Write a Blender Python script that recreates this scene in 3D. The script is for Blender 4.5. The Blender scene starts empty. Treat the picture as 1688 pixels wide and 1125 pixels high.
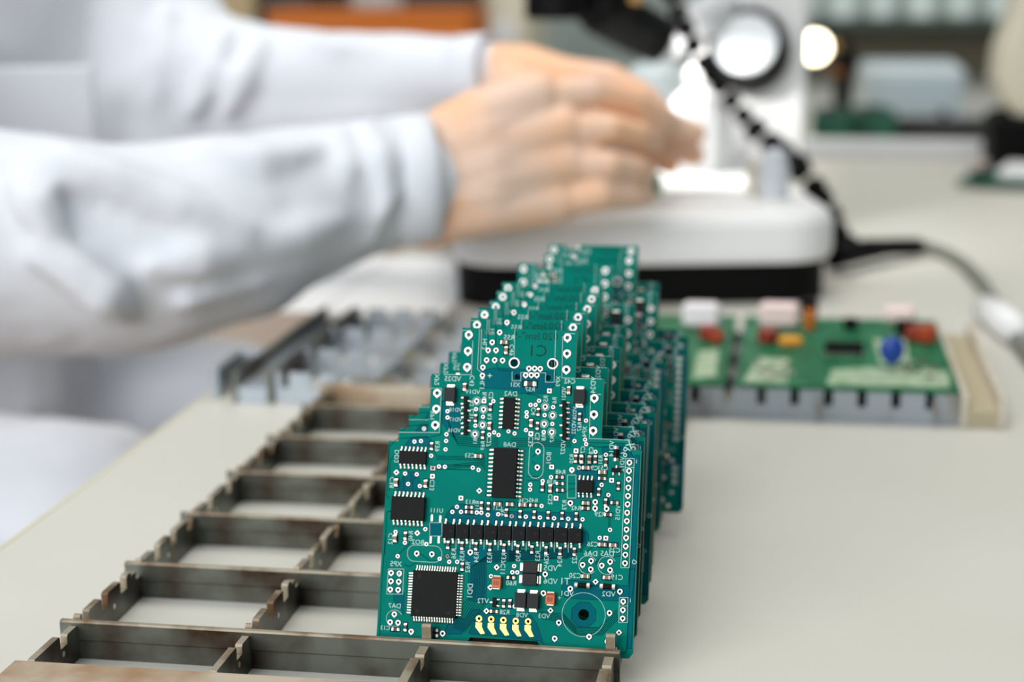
import bpy, bmesh, math, random
from mathutils import Vector, Matrix, geometry
random.seed(4)
SC = bpy.context.scene
COL = SC.collection
PI = math.pi

# ------------------------------------------------------------------ camera
F_PX, CX, CY = 2813.3, 844.0, 562.5
def camera_basis(pitch, yaw, roll):
    p, y, r = (math.radians(a) for a in (pitch, yaw, roll))
    fwd = Vector((-math.sin(y)*math.cos(p), math.cos(y)*math.cos(p), -math.sin(p)))
    right = Vector((math.cos(y), math.sin(y), 0)); up = right.cross(fwd)
    return (math.cos(r)*right + math.sin(r)*up, -math.sin(r)*right + math.cos(r)*up, fwd)
CR, CU, CF = camera_basis(12.58009, 9.46940, -0.48548)
CAM = Vector((0.0831247, -0.4724109, 0.2126564))
cd = bpy.data.cameras.new('camera'); cam = bpy.data.objects.new('camera', cd); COL.objects.link(cam)
m = Matrix((CR, CU, -CF)).transposed().to_4x4(); m.translation = CAM
cam.matrix_world = m
cd.sensor_width = 36; cd.lens = 60.0; cd.clip_start = 0.02; cd.clip_end = 50
cd.dof.use_dof = True; cd.dof.focus_distance = 0.508; cd.dof.aperture_fstop = 6.8; cd.dof.aperture_blades = 9
SC.camera = cam

# ------------------------------------------------------------------ world, lamps, exposure
w = bpy.data.worlds.new('room_light'); SC.world = w; w.use_nodes = True
w.node_tree.nodes['Background'].inputs[0].default_value = (0.72, 0.88, 1.0, 1)
w.node_tree.nodes['Background'].inputs[1].default_value = 0.26
def area(name, loc, target, size, power, color):
    l = bpy.data.lights.new(name, 'AREA'); l.shape = 'RECTANGLE'; l.size, l.size_y = size
    l.energy = power; l.color = color
    o = bpy.data.objects.new(name, l); COL.objects.link(o); o.location = loc
    o.rotation_euler = (Vector(target)-Vector(loc)).to_track_quat('-Z', 'Y').to_euler()
area('ceiling_panel_light', (0.1, 1.0, 2.0), (0.0, 0.75, 0), (1.6, 1.2), 29, (1.0, 0.96, 0.89))
area('ceiling_panel_light_over_front', (-0.55, -0.8, 2.0), (0.0, 0.15, 0), (1.4, 1.0), 15, (0.97, 1.0, 1.0))
area('front_fill_light', (-1.35, -2.2, 0.95), (0.0, 0.25, 0.05), (2.2, 1.5), 72, (0.97, 0.99, 1.0))          # area light added behind the camera to brighten camera-facing surfaces
SC.view_settings.view_transform = 'Standard'; SC.view_settings.look = 'None'
SC.view_settings.exposure = 0.0; SC.view_settings.gamma = 1.0; SC.view_settings.use_curve_mapping = False

# ------------------------------------------------------------------ survey helpers (photo pixel -> point of the place)
def ray(px, py): return CR*((px-CX)/F_PX) + CU*(-(py-CY)/F_PX) + CF
def at(px, py, d): return CAM + ray(px, py)*d                 # point at camera depth d (metres)
def on_z(px, py, z=0.0):                                      # point on a level surface
    r = ray(px, py); return CAM + r*((z-CAM.z)/r.z)

# ------------------------------------------------------------------ materials
def lin(c):
    return tuple((v/12.92 if v <= .04045 else ((v+.055)/1.055)**2.4) for v in (x/255 for x in c)) + (1,)
MATS = {}
def mat(name, rgb, rough=.5, metal=0., rgb2=None, scale=40., bump=0., spec=.5, coat=0., detail=4., lo=.4, hi=.65,
        emit=0., trans=0., sub=0., alpha=1., stretch=None):
    if name in MATS: return MATS[name]
    m = bpy.data.materials.new(name); m.use_nodes = True; nt = m.node_tree; b = nt.nodes['Principled BSDF']
    b.inputs['Base Color'].default_value = lin(rgb); b.inputs['Roughness'].default_value = rough
    b.inputs['Metallic'].default_value = metal; b.inputs['Specular IOR Level'].default_value = spec
    b.inputs['Coat Weight'].default_value = coat; b.inputs['Transmission Weight'].default_value = trans
    if sub: b.inputs['Subsurface Weight'].default_value = sub; b.inputs['Subsurface Radius'].default_value = (.01, .004, .002); b.inputs['Subsurface Scale'].default_value = .5
    if emit: b.inputs['Emission Color'].default_value = lin(rgb); b.inputs['Emission Strength'].default_value = emit
    if rgb2 or bump:
        tc = nt.nodes.new('ShaderNodeTexCoord'); nz = nt.nodes.new('ShaderNodeTexNoise')
        nz.inputs['Scale'].default_value = scale; nz.inputs['Detail'].default_value = detail
        src = tc.outputs['Object']
        if stretch:
            mp = nt.nodes.new('ShaderNodeMapping'); mp.inputs['Scale'].default_value = stretch
            nt.links.new(src, mp.inputs[0]); src = mp.outputs[0]
        nt.links.new(src, nz.inputs['Vector'])
        if rgb2:
            cr = nt.nodes.new('ShaderNodeValToRGB'); cr.color_ramp.elements[0].position = lo; cr.color_ramp.elements[1].position = hi
            cr.color_ramp.elements[0].color = lin(rgb); cr.color_ramp.elements[1].color = lin(rgb2)
            nt.links.new(nz.outputs['Fac'], cr.inputs[0]); nt.links.new(cr.outputs[0], b.inputs['Base Color'])
        if bump:
            bp = nt.nodes.new('ShaderNodeBump'); bp.inputs['Strength'].default_value = bump; bp.inputs['Distance'].default_value = .001
            nt.links.new(nz.outputs['Fac'], bp.inputs['Height']); nt.links.new(bp.outputs[0], b.inputs['Normal'])
    MATS[name] = m
    return m
MASK   = mat('solder_mask_over_copper', (0, 111, 99), .55, rgb2=(0, 118, 104), scale=60, spec=.03)
BARE   = mat('solder_mask_over_laminate', (0, 88, 98), .55, rgb2=(0, 94, 103), scale=60, spec=.03)
GAPSHADE  = mat('gap_and_shade', (0, 44, 48), .5, spec=.03)
EDGE   = mat('laminate_edge', (150, 112, 56), .6, rgb2=(96, 92, 40), scale=300)
TIN    = mat('tinned_solder', (196, 190, 176), .3, metal=.7, rgb2=(236, 230, 216), scale=900)
PADM   = mat('tinned_pad', (246, 244, 238), .4, metal=.15)
GOLD   = mat('gold_plating', (250, 208, 110), .32, metal=.6)
SILK   = mat('silkscreen_ink', (182, 212, 204), .6, spec=.1)
ETCH   = mat('etched_lettering', (0, 58, 50), .5, spec=.1)
EPOXY  = mat('black_epoxy', (9, 8, 9), .55, bump=.15, scale=2500, spec=.15)
DIODE  = mat('diode_epoxy', (30, 32, 34), .5, spec=.2)
HOLE   = mat('drill_dark', (8, 10, 10), .8)
CERAM  = mat('ceramic_brown', (128, 98, 80), .5)
RESB   = mat('resistor_black', (38, 34, 36), .45)
TANT   = mat('tantalum_orange', (196, 86, 18), .45)
TANTB  = mat('tantalum_stripe', (120, 44, 10), .5)
STEEL  = mat('worn_steel', (112, 116, 108), .40, metal=.65, rgb2=(58, 40, 24), scale=30, bump=.3, lo=.44, hi=.64, detail=9)
WORN   = mat('worn_bright_edge', (158, 147, 127), .45, metal=.4, rgb2=(104, 78, 50), scale=60, lo=.45, hi=.62, detail=8)
STEELE = mat('rusty_steel_plate', (182, 168, 148), .55, metal=.15, rgb2=(150, 118, 84), scale=45, bump=.2, detail=9)
STEELG = mat('grey_steel', (168, 176, 184), .40, metal=.5, rgb2=(132, 122, 104), scale=30, bump=.15, lo=.52, hi=.75)
TABLE  = mat('table_laminate', (202, 198, 188), .45, rgb2=(205, 202, 193), scale=6, spec=.3)
BAND   = mat('table_edge_band', (222, 216, 186), .5)
COAT   = mat('white_cotton', (221, 223, 229), .85, bump=.15, scale=900, spec=.2)
GLOVE  = mat('glove_over_skin', (240, 188, 150), .5, rgb2=(226, 194, 174), scale=16, lo=.42, hi=.6, sub=.08, spec=.35)
WHITEP = mat('white_plastic', (228, 227, 226), .4)
BLACKP = mat('black_plastic', (3, 3, 3), .55, spec=.12)
GREYP  = mat('grey_plastic', (205, 206, 208), .45)

# ------------------------------------------------------------------ mesh collector
class MB:
    def __init__(s): s.v = []; s.f = []; s.m = []
    def add(s, vs, fs, mi=0):
        o = len(s.v); s.v += [tuple(v) for v in vs]
        for f in fs: s.f.append(tuple(i+o for i in f)); s.m.append(mi)
    def prism(s, ring0, ring1, mi=0, caps=True):
        n = len(ring0); fs = [(i, (i+1) % n, n+(i+1) % n, n+i) for i in range(n)]
        if caps: fs += [tuple(range(n-1, -1, -1)), tuple(range(n, 2*n))]
        s.add(list(ring0)+list(ring1), fs, mi)
    def loft(s, rings, mi=0, caps=True):
        n = len(rings[0]); vs = [p for r in rings for p in r]; fs = []
        for k in range(len(rings)-1):
            for i in range(n): fs.append((k*n+i, k*n+(i+1) % n, (k+1)*n+(i+1) % n, (k+1)*n+i))
        if caps: fs += [tuple(range(n-1, -1, -1)), tuple(range((len(rings)-1)*n, len(rings)*n))]
        s.add(vs, fs, mi)
    def box(s, c, d, mi=0, ch=0.):
        x, y, z = c; a, b, h = d[0]/2, d[1]/2, d[2]/2
        if ch <= 0:
            r = lambda zz: [(x-a, y-b, zz), (x+a, y-b, zz), (x+a, y+b, zz), (x-a, y+b, zz)]
            s.prism(r(z-h), r(z+h), mi); return
        def r(zz, q, k):
            A, B = a-q, b-q
            return [(x-A+k, y-B, zz), (x+A-k, y-B, zz), (x+A, y-B+k, zz), (x+A, y+B-k, zz), (x+A-k, y+B, zz), (x-A+k, y+B, zz), (x-A, y+B-k, zz), (x-A, y-B+k, zz)]
        s.loft([r(z-h, ch, ch*.6), r(z-h+ch, 0, ch), r(z+h-ch, 0, ch), r(z+h, ch, ch*.6)], mi)
    def cyl(s, p0, p1, r0, r1=None, n=16, mi=0, caps=True):
        r1 = r0 if r1 is None else r1; p0, p1 = Vector(p0), Vector(p1)
        q = (p1-p0).to_track_quat('Z', 'Y')
        c = lambda p, r: [p + q @ Vector((r*math.cos(2*PI*i/n), r*math.sin(2*PI*i/n), 0)) for i in range(n)]
        s.prism(c(p0, r0), c(p1, r1), mi, caps)
    def lathe(s, prof, n=24, mi=0, origin=(0, 0, 0), axis=(0, 0, 1)):
        q = Vector(axis).to_track_quat('Z', 'Y'); o = Vector(origin)
        s.loft([[o + q @ Vector((r*math.cos(2*PI*i/n), r*math.sin(2*PI*i/n), z)) for i in range(n)] for r, z in prof], mi)
    def tube(s, pts, r, n=10, mi=0):
        pts = [Vector(p) for p in pts]; rs = r if isinstance(r, (list, tuple)) else [r]*len(pts); rings = []
        for i, p in enumerate(pts):
            t = (pts[min(i+1, len(pts)-1)]-pts[max(i-1, 0)]).normalized(); q = t.to_track_quat('Z', 'Y')
            rings.append([p + q @ Vector((rs[i]*math.cos(2*PI*k/n), rs[i]*math.sin(2*PI*k/n), 0)) for k in range(n)])
        s.loft(rings, mi)
    def sphere(s, c, r, n=14, mi=0, sz=1.):
        s.lathe([(r*math.sin(PI*k/8)+1e-6, -r*sz*math.cos(PI*k/8)) for k in range(9)], n, mi, c)
    def mesh(s, name, mats):
        me = bpy.data.meshes.new(name); me.from_pydata(s.v, [], s.f)
        for m_ in (mats if isinstance(mats, (list, tuple)) else [mats]): me.materials.append(m_)
        if any(s.m): me.polygons.foreach_set('material_index', s.m)
        me.update(); return me
    def build(s, name, mats, parent=None, loc=(0, 0, 0), rot=(0, 0, 0), smooth=False, **tags):
        return link(name, s.mesh(name, mats), parent, loc, rot, smooth, **tags)
def link(name, me, parent=None, loc=(0, 0, 0), rot=(0, 0, 0), smooth=False, **tags):
    o = bpy.data.objects.new(name, me); COL.objects.link(o)
    o.parent = parent; o.location = loc; o.rotation_euler = rot
    if smooth and me: me.polygons.foreach_set('use_smooth', [True]*len(me.polygons))
    for k, v in tags.items(): o[k] = v
    return o
def thing(name, label, category, loc=(0, 0, 0), rot=(0, 0, 0), group=None):
    o = link(name, None, None, loc, rot, label=label, category=category)
    if group: o['group'] = group
    return o
def soften(o, width, seg=2, ang=30):
    b = o.modifiers.new('bevel', 'BEVEL'); b.width = width; b.segments = seg; b.limit_method = 'ANGLE'; b.angle_limit = math.radians(ang)
    return o
MM = .001

# ------------------------------------------------------------------ the setting
TX0, TX1, TY0, TY1 = -.2045, 1.35, -.75, 1.50
b = MB(); b.box(((TX0+TX1)/2, (TY0+TY1)/2, -.0125), (TX1-TX0, TY1-TY0, .025))
table = thing('work_table', 'long pale laminate work table carrying the steel racks and the microscope', 'table')
b.build('table_top', TABLE, table)
b = MB(); b.box((TX0-.0011, (TY0+TY1)/2, -.0122), (.002, TY1-TY0, .0254), ch=.0006); b.build('edge_band', BAND, table, label='cream plastic edge strip')
for x in (TX0+.12, TX1-.1):
    for y in (TY0+.1, TY1-.1):
        b = MB(); b.box((x, y, -.3875), (.05, .05, .725), ch=.004); b.build('leg', GREYP, table)
b = MB(); b.box((0, 1.0, -.76), (7, 7, .02)); b.build('floor', mat('floor_vinyl', (170, 148, 130), .5, rgb2=(160, 138, 122), scale=8), kind='structure')
b = MB(); b.box((0, 3.3, .55), (7, .1, 2.6)); b.build('wall_back', mat('back_wall_paint', (172, 178, 172), .7, rgb2=(150, 160, 154), scale=3), kind='structure')

# ------------------------------------------------------------------ steel racks
BOARD_Y = [0, 15, 31, 44.5, 62, 78, 117.5, 140, 162]
def rail_mesh(y0, y1, notches, heights, z_notch, thick=2.2, cuts=()):
    # side profile of a notched rail in (y, z), extruded in x; built as columns between sorted breakpoints
    b = MB(); ys = sorted(set([y0, y1] + [n for p in notches for n in p] + [q for q in cuts if not any(a < q < c for a, c in notches)])); t = thick/2
    def top(a, c):
        mid = (a+c)/2
        for n0, n1 in notches:
            if n0 <= mid <= n1: return z_notch
        return heights(mid)
    prof = []
    for a, c in zip(ys[:-1], ys[1:]):
        z = top(a, c)
        if z == z_notch: prof += [(a, z), (c, z)]
        else: prof += [(a, z-.7), (a+.6, z), (c-.6, z), (c, z-.7)]
    # wall quads
    pts = []
    for p in prof:
        if not pts or p != pts[-1]: pts.append(p)
    n = len(pts)
    vs = []; fs = []
    for y, z in pts:
        vs += [(-t*MM, y*MM, z*MM), (t*MM, y*MM, z*MM), (-t*MM, y*MM, 0), (t*MM, y*MM, 0)]
    for i in range(n-1):
        a, c = 4*i, 4*i+4
        b.f.append((a, a+1, c+1, c)); b.m.append(1)
        fs += [(a+1, a+3, c+3, c+1), (a+2, a, c, c+2), (a+3, a+2, c+2, c+3)]
    fs += [(0, 2, 3, 1), (4*n-4, 4*n-3, 4*n-1, 4*n-2)]
    b.v = [tuple(q) for q in vs]; b.f += fs; b.m += [0]*len(fs); return b
def crossbar(x0, x1, h=12.5):
    # flat bar with a thin upper strip standing proud of a recessed lower web
    b = MB(); prof = [(-1.2, h-.5), (-.8, h), (.8, h), (1.2, h-.5), (1.2, h-6.0), (.7, h-6.6), (.7, .05), (-.7, .05), (-.7, h-6.6), (-1.2, h-6.0)]
    b.prism([(x0*MM, y*MM, z*MM) for y, z in prof], [(x1*MM, y*MM, z*MM) for y, z in prof])
    for i in (0, 1, 2): b.m[i] = 1
    return b

rack = thing('board_rack', 'rusty steel ladder rack holding the row of standing green circuit boards', 'rack')
BARS = [0, 53.1, 107.7, 161, 214.5, 268]
slots = [-17] + BOARD_Y + [95, 180, 196, 222, 238, 253, 275, 290]
notch = sorted((s+3.2, s+8.2) for s in slots)
def h1(y, tall=False):
    for k in BARS:
        if 0 < y-k < 3.4: return 16.8 if tall and k == 0 else 13.6
        if abs(y-k) <= 1.2: return 11.0
        if -10 < y-k < 0: return 11.2
    return 12.6
for x in (-134.9, -78.9, -22.9, 33.0):
    rail_mesh(-32, 304, notch, lambda y, x=x: h1(y, x > -50), 8.3, 2.2 if x < -50 else 2.8, [q for k in BARS for q in (k-1.2, k+1.2, k-9.5)]).build('rail', [STEEL, WORN], rack, (x*MM, 0, 0))
cb = crossbar(-139.5, 36).mesh('crossbar', [STEEL, WORN])
for y in BARS: link('crossbar', cb, rack, (0, y*MM, 0))
for y, d in ((-45.5, 27.0), (304.5, 8.0)):
    b = MB(); b.box((-52*MM, y*MM, 6.3*MM), (176*MM, d*MM, 12.5*MM), ch=.0006); b.build('end_plate', STEELE, rack)
for y in (-10, 30, 80, 132):                                                # small punched holes seen on the rail sides
    for x in (-134.9, -78.9):
        b = MB(); b.cyl(((x+1.05)*MM, (y-2)*MM, .0062), ((x+1.25)*MM, (y-2)*MM, .0062), .0009, n=10); b.build('rivet', TIN, rack)

rack2 = thing('cross_rack', 'grey steel rack lying crosswise behind the board row, carrying flat boards', 'rack', (0, 0, 0), (0, 0, -PI/2))
# in this rack's own frame x runs toward the viewer (-Y of the room) and y along the room's X
n2 = [(-164+15.5*k, -164+15.5*k+4.2) for k in range(22)]
for Y in (316, 369, 422, 475):
    rail_mesh(-168, 163, n2, lambda y: 15.2, 7.4, 2.4).build('rail', [STEELG, STEELG], rack2, (-Y*MM, 0, 0))
cb2 = crossbar(-479, -312, 12.5).mesh('crossbar', [STEELG, STEELG])
for k in range(6): link('crossbar', cb2, rack2, (0, (-117+53.5*k)*MM, 0))
for ya, yb in ((-186.5, -169), (163.5, 180.5)):                             # channel-shaped ends
    for y in (ya, yb):
        b = MB(); b.box((-395.5*MM, y*MM, 7.7*MM), (167*MM, 3*MM, 15.4*MM), ch=.0005)
        b.build('end_wall', STEEL if ya < 0 else mat('pale_end_wall', (206, 198, 182), .5, rgb2=(186, 174, 152), scale=40), rack2)
    b = MB(); b.box((-395.5*MM, (ya+yb)/2*MM, 4*MM), (167*MM, (yb-ya-3)*MM, 8*MM)); b.build('end_floor', STEELG if ya < 0 else mat('beige_end_floor', (176, 164, 136), .6), rack2)
b = MB(); b.box((-338*MM, -199*MM, 8*MM), (40*MM, 4*MM, 16*MM), ch=.0005); b.box((-356*MM, -193*MM, 8*MM), (4*MM, 13*MM, 16*MM), ch=.0005); b.build('end_bracket', STEELG, rack2)

# ------------------------------------------------------------------ the standing circuit boards
LEAN = math.radians(21.6)
B_O = Vector((0, .004, .00847)); B_V = Vector((0, math.sin(LEAN), math.cos(LEAN))); B_N = Vector((0, -math.cos(LEAN), math.sin(LEAN)))
def uv(px, py):                                                             # survey: photo pixel -> (u, v) in mm on the front board
    r = ray(px, py); P = CAM + r*((B_O-CAM).dot(B_N)/r.dot(B_N)) - B_O
    return (P.x*1000, P.dot(B_V)*1000)
def A(x, y): return uv(600+x/4.327, 520+y/4.327)
def B(x, y): return uv(840+x/4.327, 520+y/4.327)
def C(x, y): return uv(610+x/5.1136, 700+y/5.1136)
def D(x, y): return uv(840+x/5.1136, 700+y/5.1136)
def E(x, y): return uv(610+x/5.1136, 880+y/5.1136)
def F(x, y): return uv(840+x/5.1136, 880+y/5.1136)
def loc(p, n=0.): return (p[0]*MM, -n*MM, p[1]*MM)                          # board frame: x = u, z = v, -y = out of the front face

OUTLINE = [(-39.4, 0), (-12.6, 0), (-10.2, 3.6), (10.4, 3.6), (12.6, 0), (38.2, 0), (39.4, 1.6), (39.4, 62.6), (36.2, 62.6), (36.2, 65.5), (27.05, 65.5),
           (27.05, 84.1), (18.1, 84.1), (18.1, 98.95), (-6.6, 98.95), (-7.0, 97.6), (-8.2, 97.0), (-10.6, 97.0), (-11.4, 98.95), (-18.1, 98.95), (-18.1, 84.1), (-27.05, 84.1),
           (-27.05, 65.5), (-36.2, 65.5), (-36.2, 62.6), (-39.4, 62.6)]
# plated holes with real drills: (position, pad radius, drill radius)
PADS = []
for p in [A(748, 140), A(742, 255), A(736, 370), A(522, 555), A(516, 668), A(509, 783), B(413, 160), B(410, 273), B(405, 388), B(605, 592), B(602, 708), B(596, 824)]:
    PADS.append((p, 1.28, .62))
for p in [B(33, 340), B(307, 346)]: PADS.append((p, 1.72, 1.3))
for p in [A(968, 122), A(915, 193), A(886, 250), A(942, 250), A(875, 320), A(932, 320), A(989, 322), A(848, 372), A(845, 430), B(138, 380), B(179, 380), B(219, 382),
          B(115, 427), B(156, 427), B(195, 427), A(804, 612), A(853, 672), A(846, 783), A(792, 848), B(254, 653), B(307, 714), B(247, 775), B(301, 834),
          B(203, 972), B(198, 1085), E(394, 168), E(521, 174), E(178, 332), E(247, 337), E(176, 402), E(242, 406), E(171, 472), E(237, 475), E(205, 681), E(170, 748), E(236, 752),
          F(616, 264), F(687, 231), F(684, 302), F(777, 270), F(848, 238), F(847, 308), F(958, 573), F(955, 645), F(953, 716), D(525, 384), D(512, 663), F(415, 752), F(380, 886),
          F(670, 870), F(842, 670), F(824, 911), F(885, 975), F(512, 466), F(930, 489), E(845, 158), D(722, 655), D(721, 709), D(818, 712), E(347, 827), E(612, 843), F(300, 343), F(285, 503)]:
    PADS.append((p, .84, .42))
for k in range(13):
    a, c = D(1010, 322), F(973, 250); t = k/12
    PADS.append(((a[0]+(c[0]-a[0])*t, a[1]+(c[1]-a[1])*t), .86, .46))
GOLDP = [uv(789.7, 1020.4), uv(809.7, 1021.4), uv(829.8, 1022.8), uv(850.2, 1024.3), uv(870.5, 1025.1)]
SQUARE = [A(490, 1092), B(284, 540), B(152, 845), B(300, 1083), B(474, 968), C(531, 370), C(526, 438), C(766, 622), D(392, 623), D(860, 472), D(811, 960), A(856, 612)]
DIAM = [C(222, 405), C(398, 917), C(921, 560), E(1067, 285), E(981, 654), E(1014, 455), F(345, 650), F(922, 835), F(725, 407)]
VIAS = [A(596, 685), A(596, 730), A(588, 850), A(586, 897), A(582, 957), A(799, 670), A(849, 725), A(795, 788), A(894, 852), A(923, 613), A(929, 836), A(960, 855), A(1031, 829), A(1074, 845),
        A(479, 1003), A(535, 1080), A(577, 1082), A(776, 1088), A(817, 1104), A(407, 898), A(360, 902), B(311, 656), B(250, 713), B(305, 776), B(244, 834), B(210, 610), B(150, 640), B(186, 640),
        B(122, 693), B(122, 723), B(117, 820), B(36, 843), B(545, 752), B(463, 898), B(539, 888), B(546, 920), B(613, 975), B(687, 996), B(444, 1105), B(497, 1088), C(296, 415), C(394, 422), C(321, 503),
        C(420, 520), C(733, 696), C(694, 738), C(767, 738), C(900, 744), C(938, 745), C(993, 763), C(1080, 758), C(1195, 775), C(466, 884), C(215, 907), C(294, 998), C(475, 1010), C(652, 1112),
        C(233, 1112), D(586, 367), D(350, 446), D(279, 478), D(175, 508), D(173, 550), D(270, 688), D(776, 510), D(833, 595), D(615, 802), D(495, 797), D(375, 792), D(256, 786), D(137, 779), D(18, 775),
        D(847, 890), D(759, 957), E(652, 192), E(668, 239), E(734, 239), E(587, 214), E(1020, 361), F(38, 275), F(23, 327), F(65, 328), F(43, 615), D(812, 257), D(725, 232)]
MOUNT = F(624, 685)
HOLES = [(p, h) for p, r, h in PADS] + [(p, .46) for p in GOLDP] + [(MOUNT, 1.65), (B(55, 440), .9), (B(275, 447), .9)]
# laminate showing between the copper pours (flat colour of the board itself)
def octo(c, r): return [(c[0]+r*math.cos(PI/8+PI/4*k), c[1]+r*math.sin(PI/8+PI/4*k)) for k in range(8)]
ZONES = [octo(MOUNT, 4.0),
         [F(440, 440), F(490, 395), F(550, 395), F(1010, 445), F(1010, 300), F(1060, 300), F(1030, 560), F(900, 570), F(480, 545), F(440, 520)],
         [D(612, 905), D(650, 905), D(668, 930), D(668, 1000), F(575, 160), F(530, 200), F(530, 130), D(612, 1080)],
         [E(830, 838), E(905, 690), E(960, 640), E(1060, 690), F(180, 690), F(230, 760), F(290, 935), F(250, 905), E(860, 848)],
         [E(200, 500), E(290, 500), E(285, 690), E(240, 600), E(200, 570)],
         [E(730, 700), E(800, 720), E(850, 640), E(930, 640), E(900, 690), E(770, 850), E(620, 850), E(640, 790)],
         [C(310, 155), C(345, 108), C(480, 100), C(520, 135), C(500, 160), C(480, 210), C(270, 215)],
         [C(290, 400), C(400, 400), C(440, 560), C(230, 560)], [C(500, 832), C(605, 832), C(605, 940), C(500, 940)],
         [A(840, 395), A(930, 375), B(330, 400), B(330, 500), B(250, 560), B(60, 560), A(1060, 530), A(840, 520)],
         [A(555, 610), A(640, 610), A(700, 660), A(690, 850), A(630, 870), A(560, 770)],
         [B(430, 640), B(540, 640), B(545, 740), B(440, 890), B(400, 890)], [D(780, 190), D(960, 170), D(1050, 280), D(1045, 320), D(960, 260), D(780, 240)],
         [C(640, 760), C(690, 700), C(770, 670), C(960, 690), D(20, 735), D(560, 745), D(600, 790), D(600, 870), C(620, 850)],
         [(37.6, 61), (39.0, 61), (39.0, 3), (37.6, 3)], [D(560, 400), D(590, 370), D(740, 400), D(780, 480), D(740, 620), D(560, 620)],
         [F(0, 150), F(530, 130), F(520, 200), F(0, 230)], [E(640, 120), E(1227, 120), E(1227, 235), E(980, 255), E(980, 600), E(830, 560), E(830, 230)]]
def inside(p, poly):
    c = False; j = len(poly)-1
    for i in range(len(poly)):
        if (poly[i][1] > p[1]) != (poly[j][1] > p[1]) and p[0] < (poly[j][0]-poly[i][0])*(p[1]-poly[i][1])/(poly[j][1]-poly[i][1])+poly[i][0]: c = not c
        j = i
    return c
def ring2(c, r, n): return [(c[0]+r*math.cos(2*PI*k/n), c[1]+r*math.sin(2*PI*k/n)) for k in range(n)]
def substrate_mesh():
    vs, ed = [], []
    def loop(pts):
        o = len(vs); n = len(pts); vs.extend(Vector(p) for p in pts); ed.extend((o+i, o+(i+1) % n) for i in range(n))
    loop(OUTLINE); hl = []
    for p, r in HOLES: q = ring2(p, r, 18 if r > 1 else 10); hl.append(q); loop(q)
    nb = len(vs)
    for z in ZONES: loop(z)
    rv, re, rf, *_ = geometry.delaunay_2d_cdt(vs, ed, [], 0, 1e-5)
    b = MB(); T = 1.6; keep = []
    for t in rf:
        c = [sum(rv[i][k] for i in t)/3 for k in (0, 1)]
        if not inside(c, OUTLINE) or any((c[0]-p[0])**2+(c[1]-p[1])**2 < (r*.98)**2 and inside(c, q) for (p, r), q in zip(HOLES, hl)): continue
        keep.append((t, sum(inside(c, z) for z in ZONES) > 0))
    n = len(rv)
    fr = [loc(p, 0) for p in rv]; bk = [loc(p, -T) for p in rv]
    for t, z in keep: b.m.append(1 if z else 0); b.f.append(tuple(t))
    for t, z in keep: b.m.append(0); b.f.append(tuple(i+n for i in reversed(t)))
    b.v = fr+bk
    k = len(OUTLINE)
    b.add([loc(p, 0) for p in OUTLINE]+[loc(p, -T) for p in OUTLINE], [(i, (i+1) % k, k+(i+1) % k, k+i) for i in range(k)], 2)
    for q in hl:
        k = len(q); b.add([loc(p, 0) for p in q]+[loc(p, -T) for p in q], [(i, (i+1) % k, k+(i+1) % k, k+i) for i in range(k)], 3)
    return b.mesh('substrate', [MASK, BARE, EDGE, HOLE])
def annulus(b, c, r0, r1, n=14, h=.06, mi=0, wall=0., shape=None):
    o = shape or ring2(c, r1, n); i_ = ring2(c, r0, len(o)) if not shape else [(c[0]+(p[0]-c[0])*r0/r1, c[1]+(p[1]-c[1])*r0/r1) for p in o]
    n = len(o); P = [loc(p, h) for p in o]+[loc(p, h) for p in i_]+[loc(p, 0) for p in o]+[loc(p, -wall) for p in i_]
    fs = []
    for k in range(n):
        j = (k+1) % n
        fs += [(k, j, n+j, n+k), (k, j, 2*n+j, 2*n+k), (n+k, n+j, 3*n+j, 3*n+k)]
    b.add(P, fs, mi)
def teardrop(r, n=16): return [(r*math.cos(2*PI*k/n)*(1.12 if k == 4 else 1), r*math.sin(2*PI*k/n)*(1.28 if k == 12 else 1)) for k in range(n)]
def strip(b, pts, wd, h=.03, mi=0, closed=False):
    n = len(pts); P = [Vector(p) for p in pts]; L, R_ = [], []
    for i in range(n):
        a = P[(i-1) % n] if (closed or i > 0) else P[i]; c = P[(i+1) % n] if (closed or i < n-1) else P[i]
        d1 = (P[i]-a).normalized() if (P[i]-a).length > 1e-9 else (c-P[i]).normalized(); d2 = (c-P[i]).normalized() if (c-P[i]).length > 1e-9 else d1
        t = (d1+d2); t = t.normalized() if t.length > 1e-6 else d1
        nn = Vector((-t.y, t.x))*(wd/2)/max(.5, abs(t.dot(d1))); L.append(P[i]+nn); R_.append(P[i]-nn)
    V = [loc(p, h) for p in L]+[loc(p, h) for p in R_]; m = n if closed else n-1
    b.add(V, [(i, (i+1) % n, n+(i+1) % n, n+i) for i in range(m)], mi)
def rrect(c, hw, hh, r, n=6):
    o = []
    for (sx, sy, a0) in ((1, 1, 0), (-1, 1, PI/2), (-1, -1, PI), (1, -1, 3*PI/2)):
        for k in range(n+1): a = a0+PI/2*k/n; o.append((c[0]+sx*(hw-r)+r*math.cos(a), c[1]+sy*(hh-r)+r*math.sin(a)))
    return o
def quad(p, q, fn): return [fn(p[0], p[1]), fn(q[0], p[1]), fn(q[0], q[1]), fn(p[0], q[1])]

board = thing('circuit_board', 'x', 'circuit board', B_O, (-LEAN, 0, 0), 'circuit boards standing in the steel rack')
link('substrate', substrate_mesh(), board)
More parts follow.
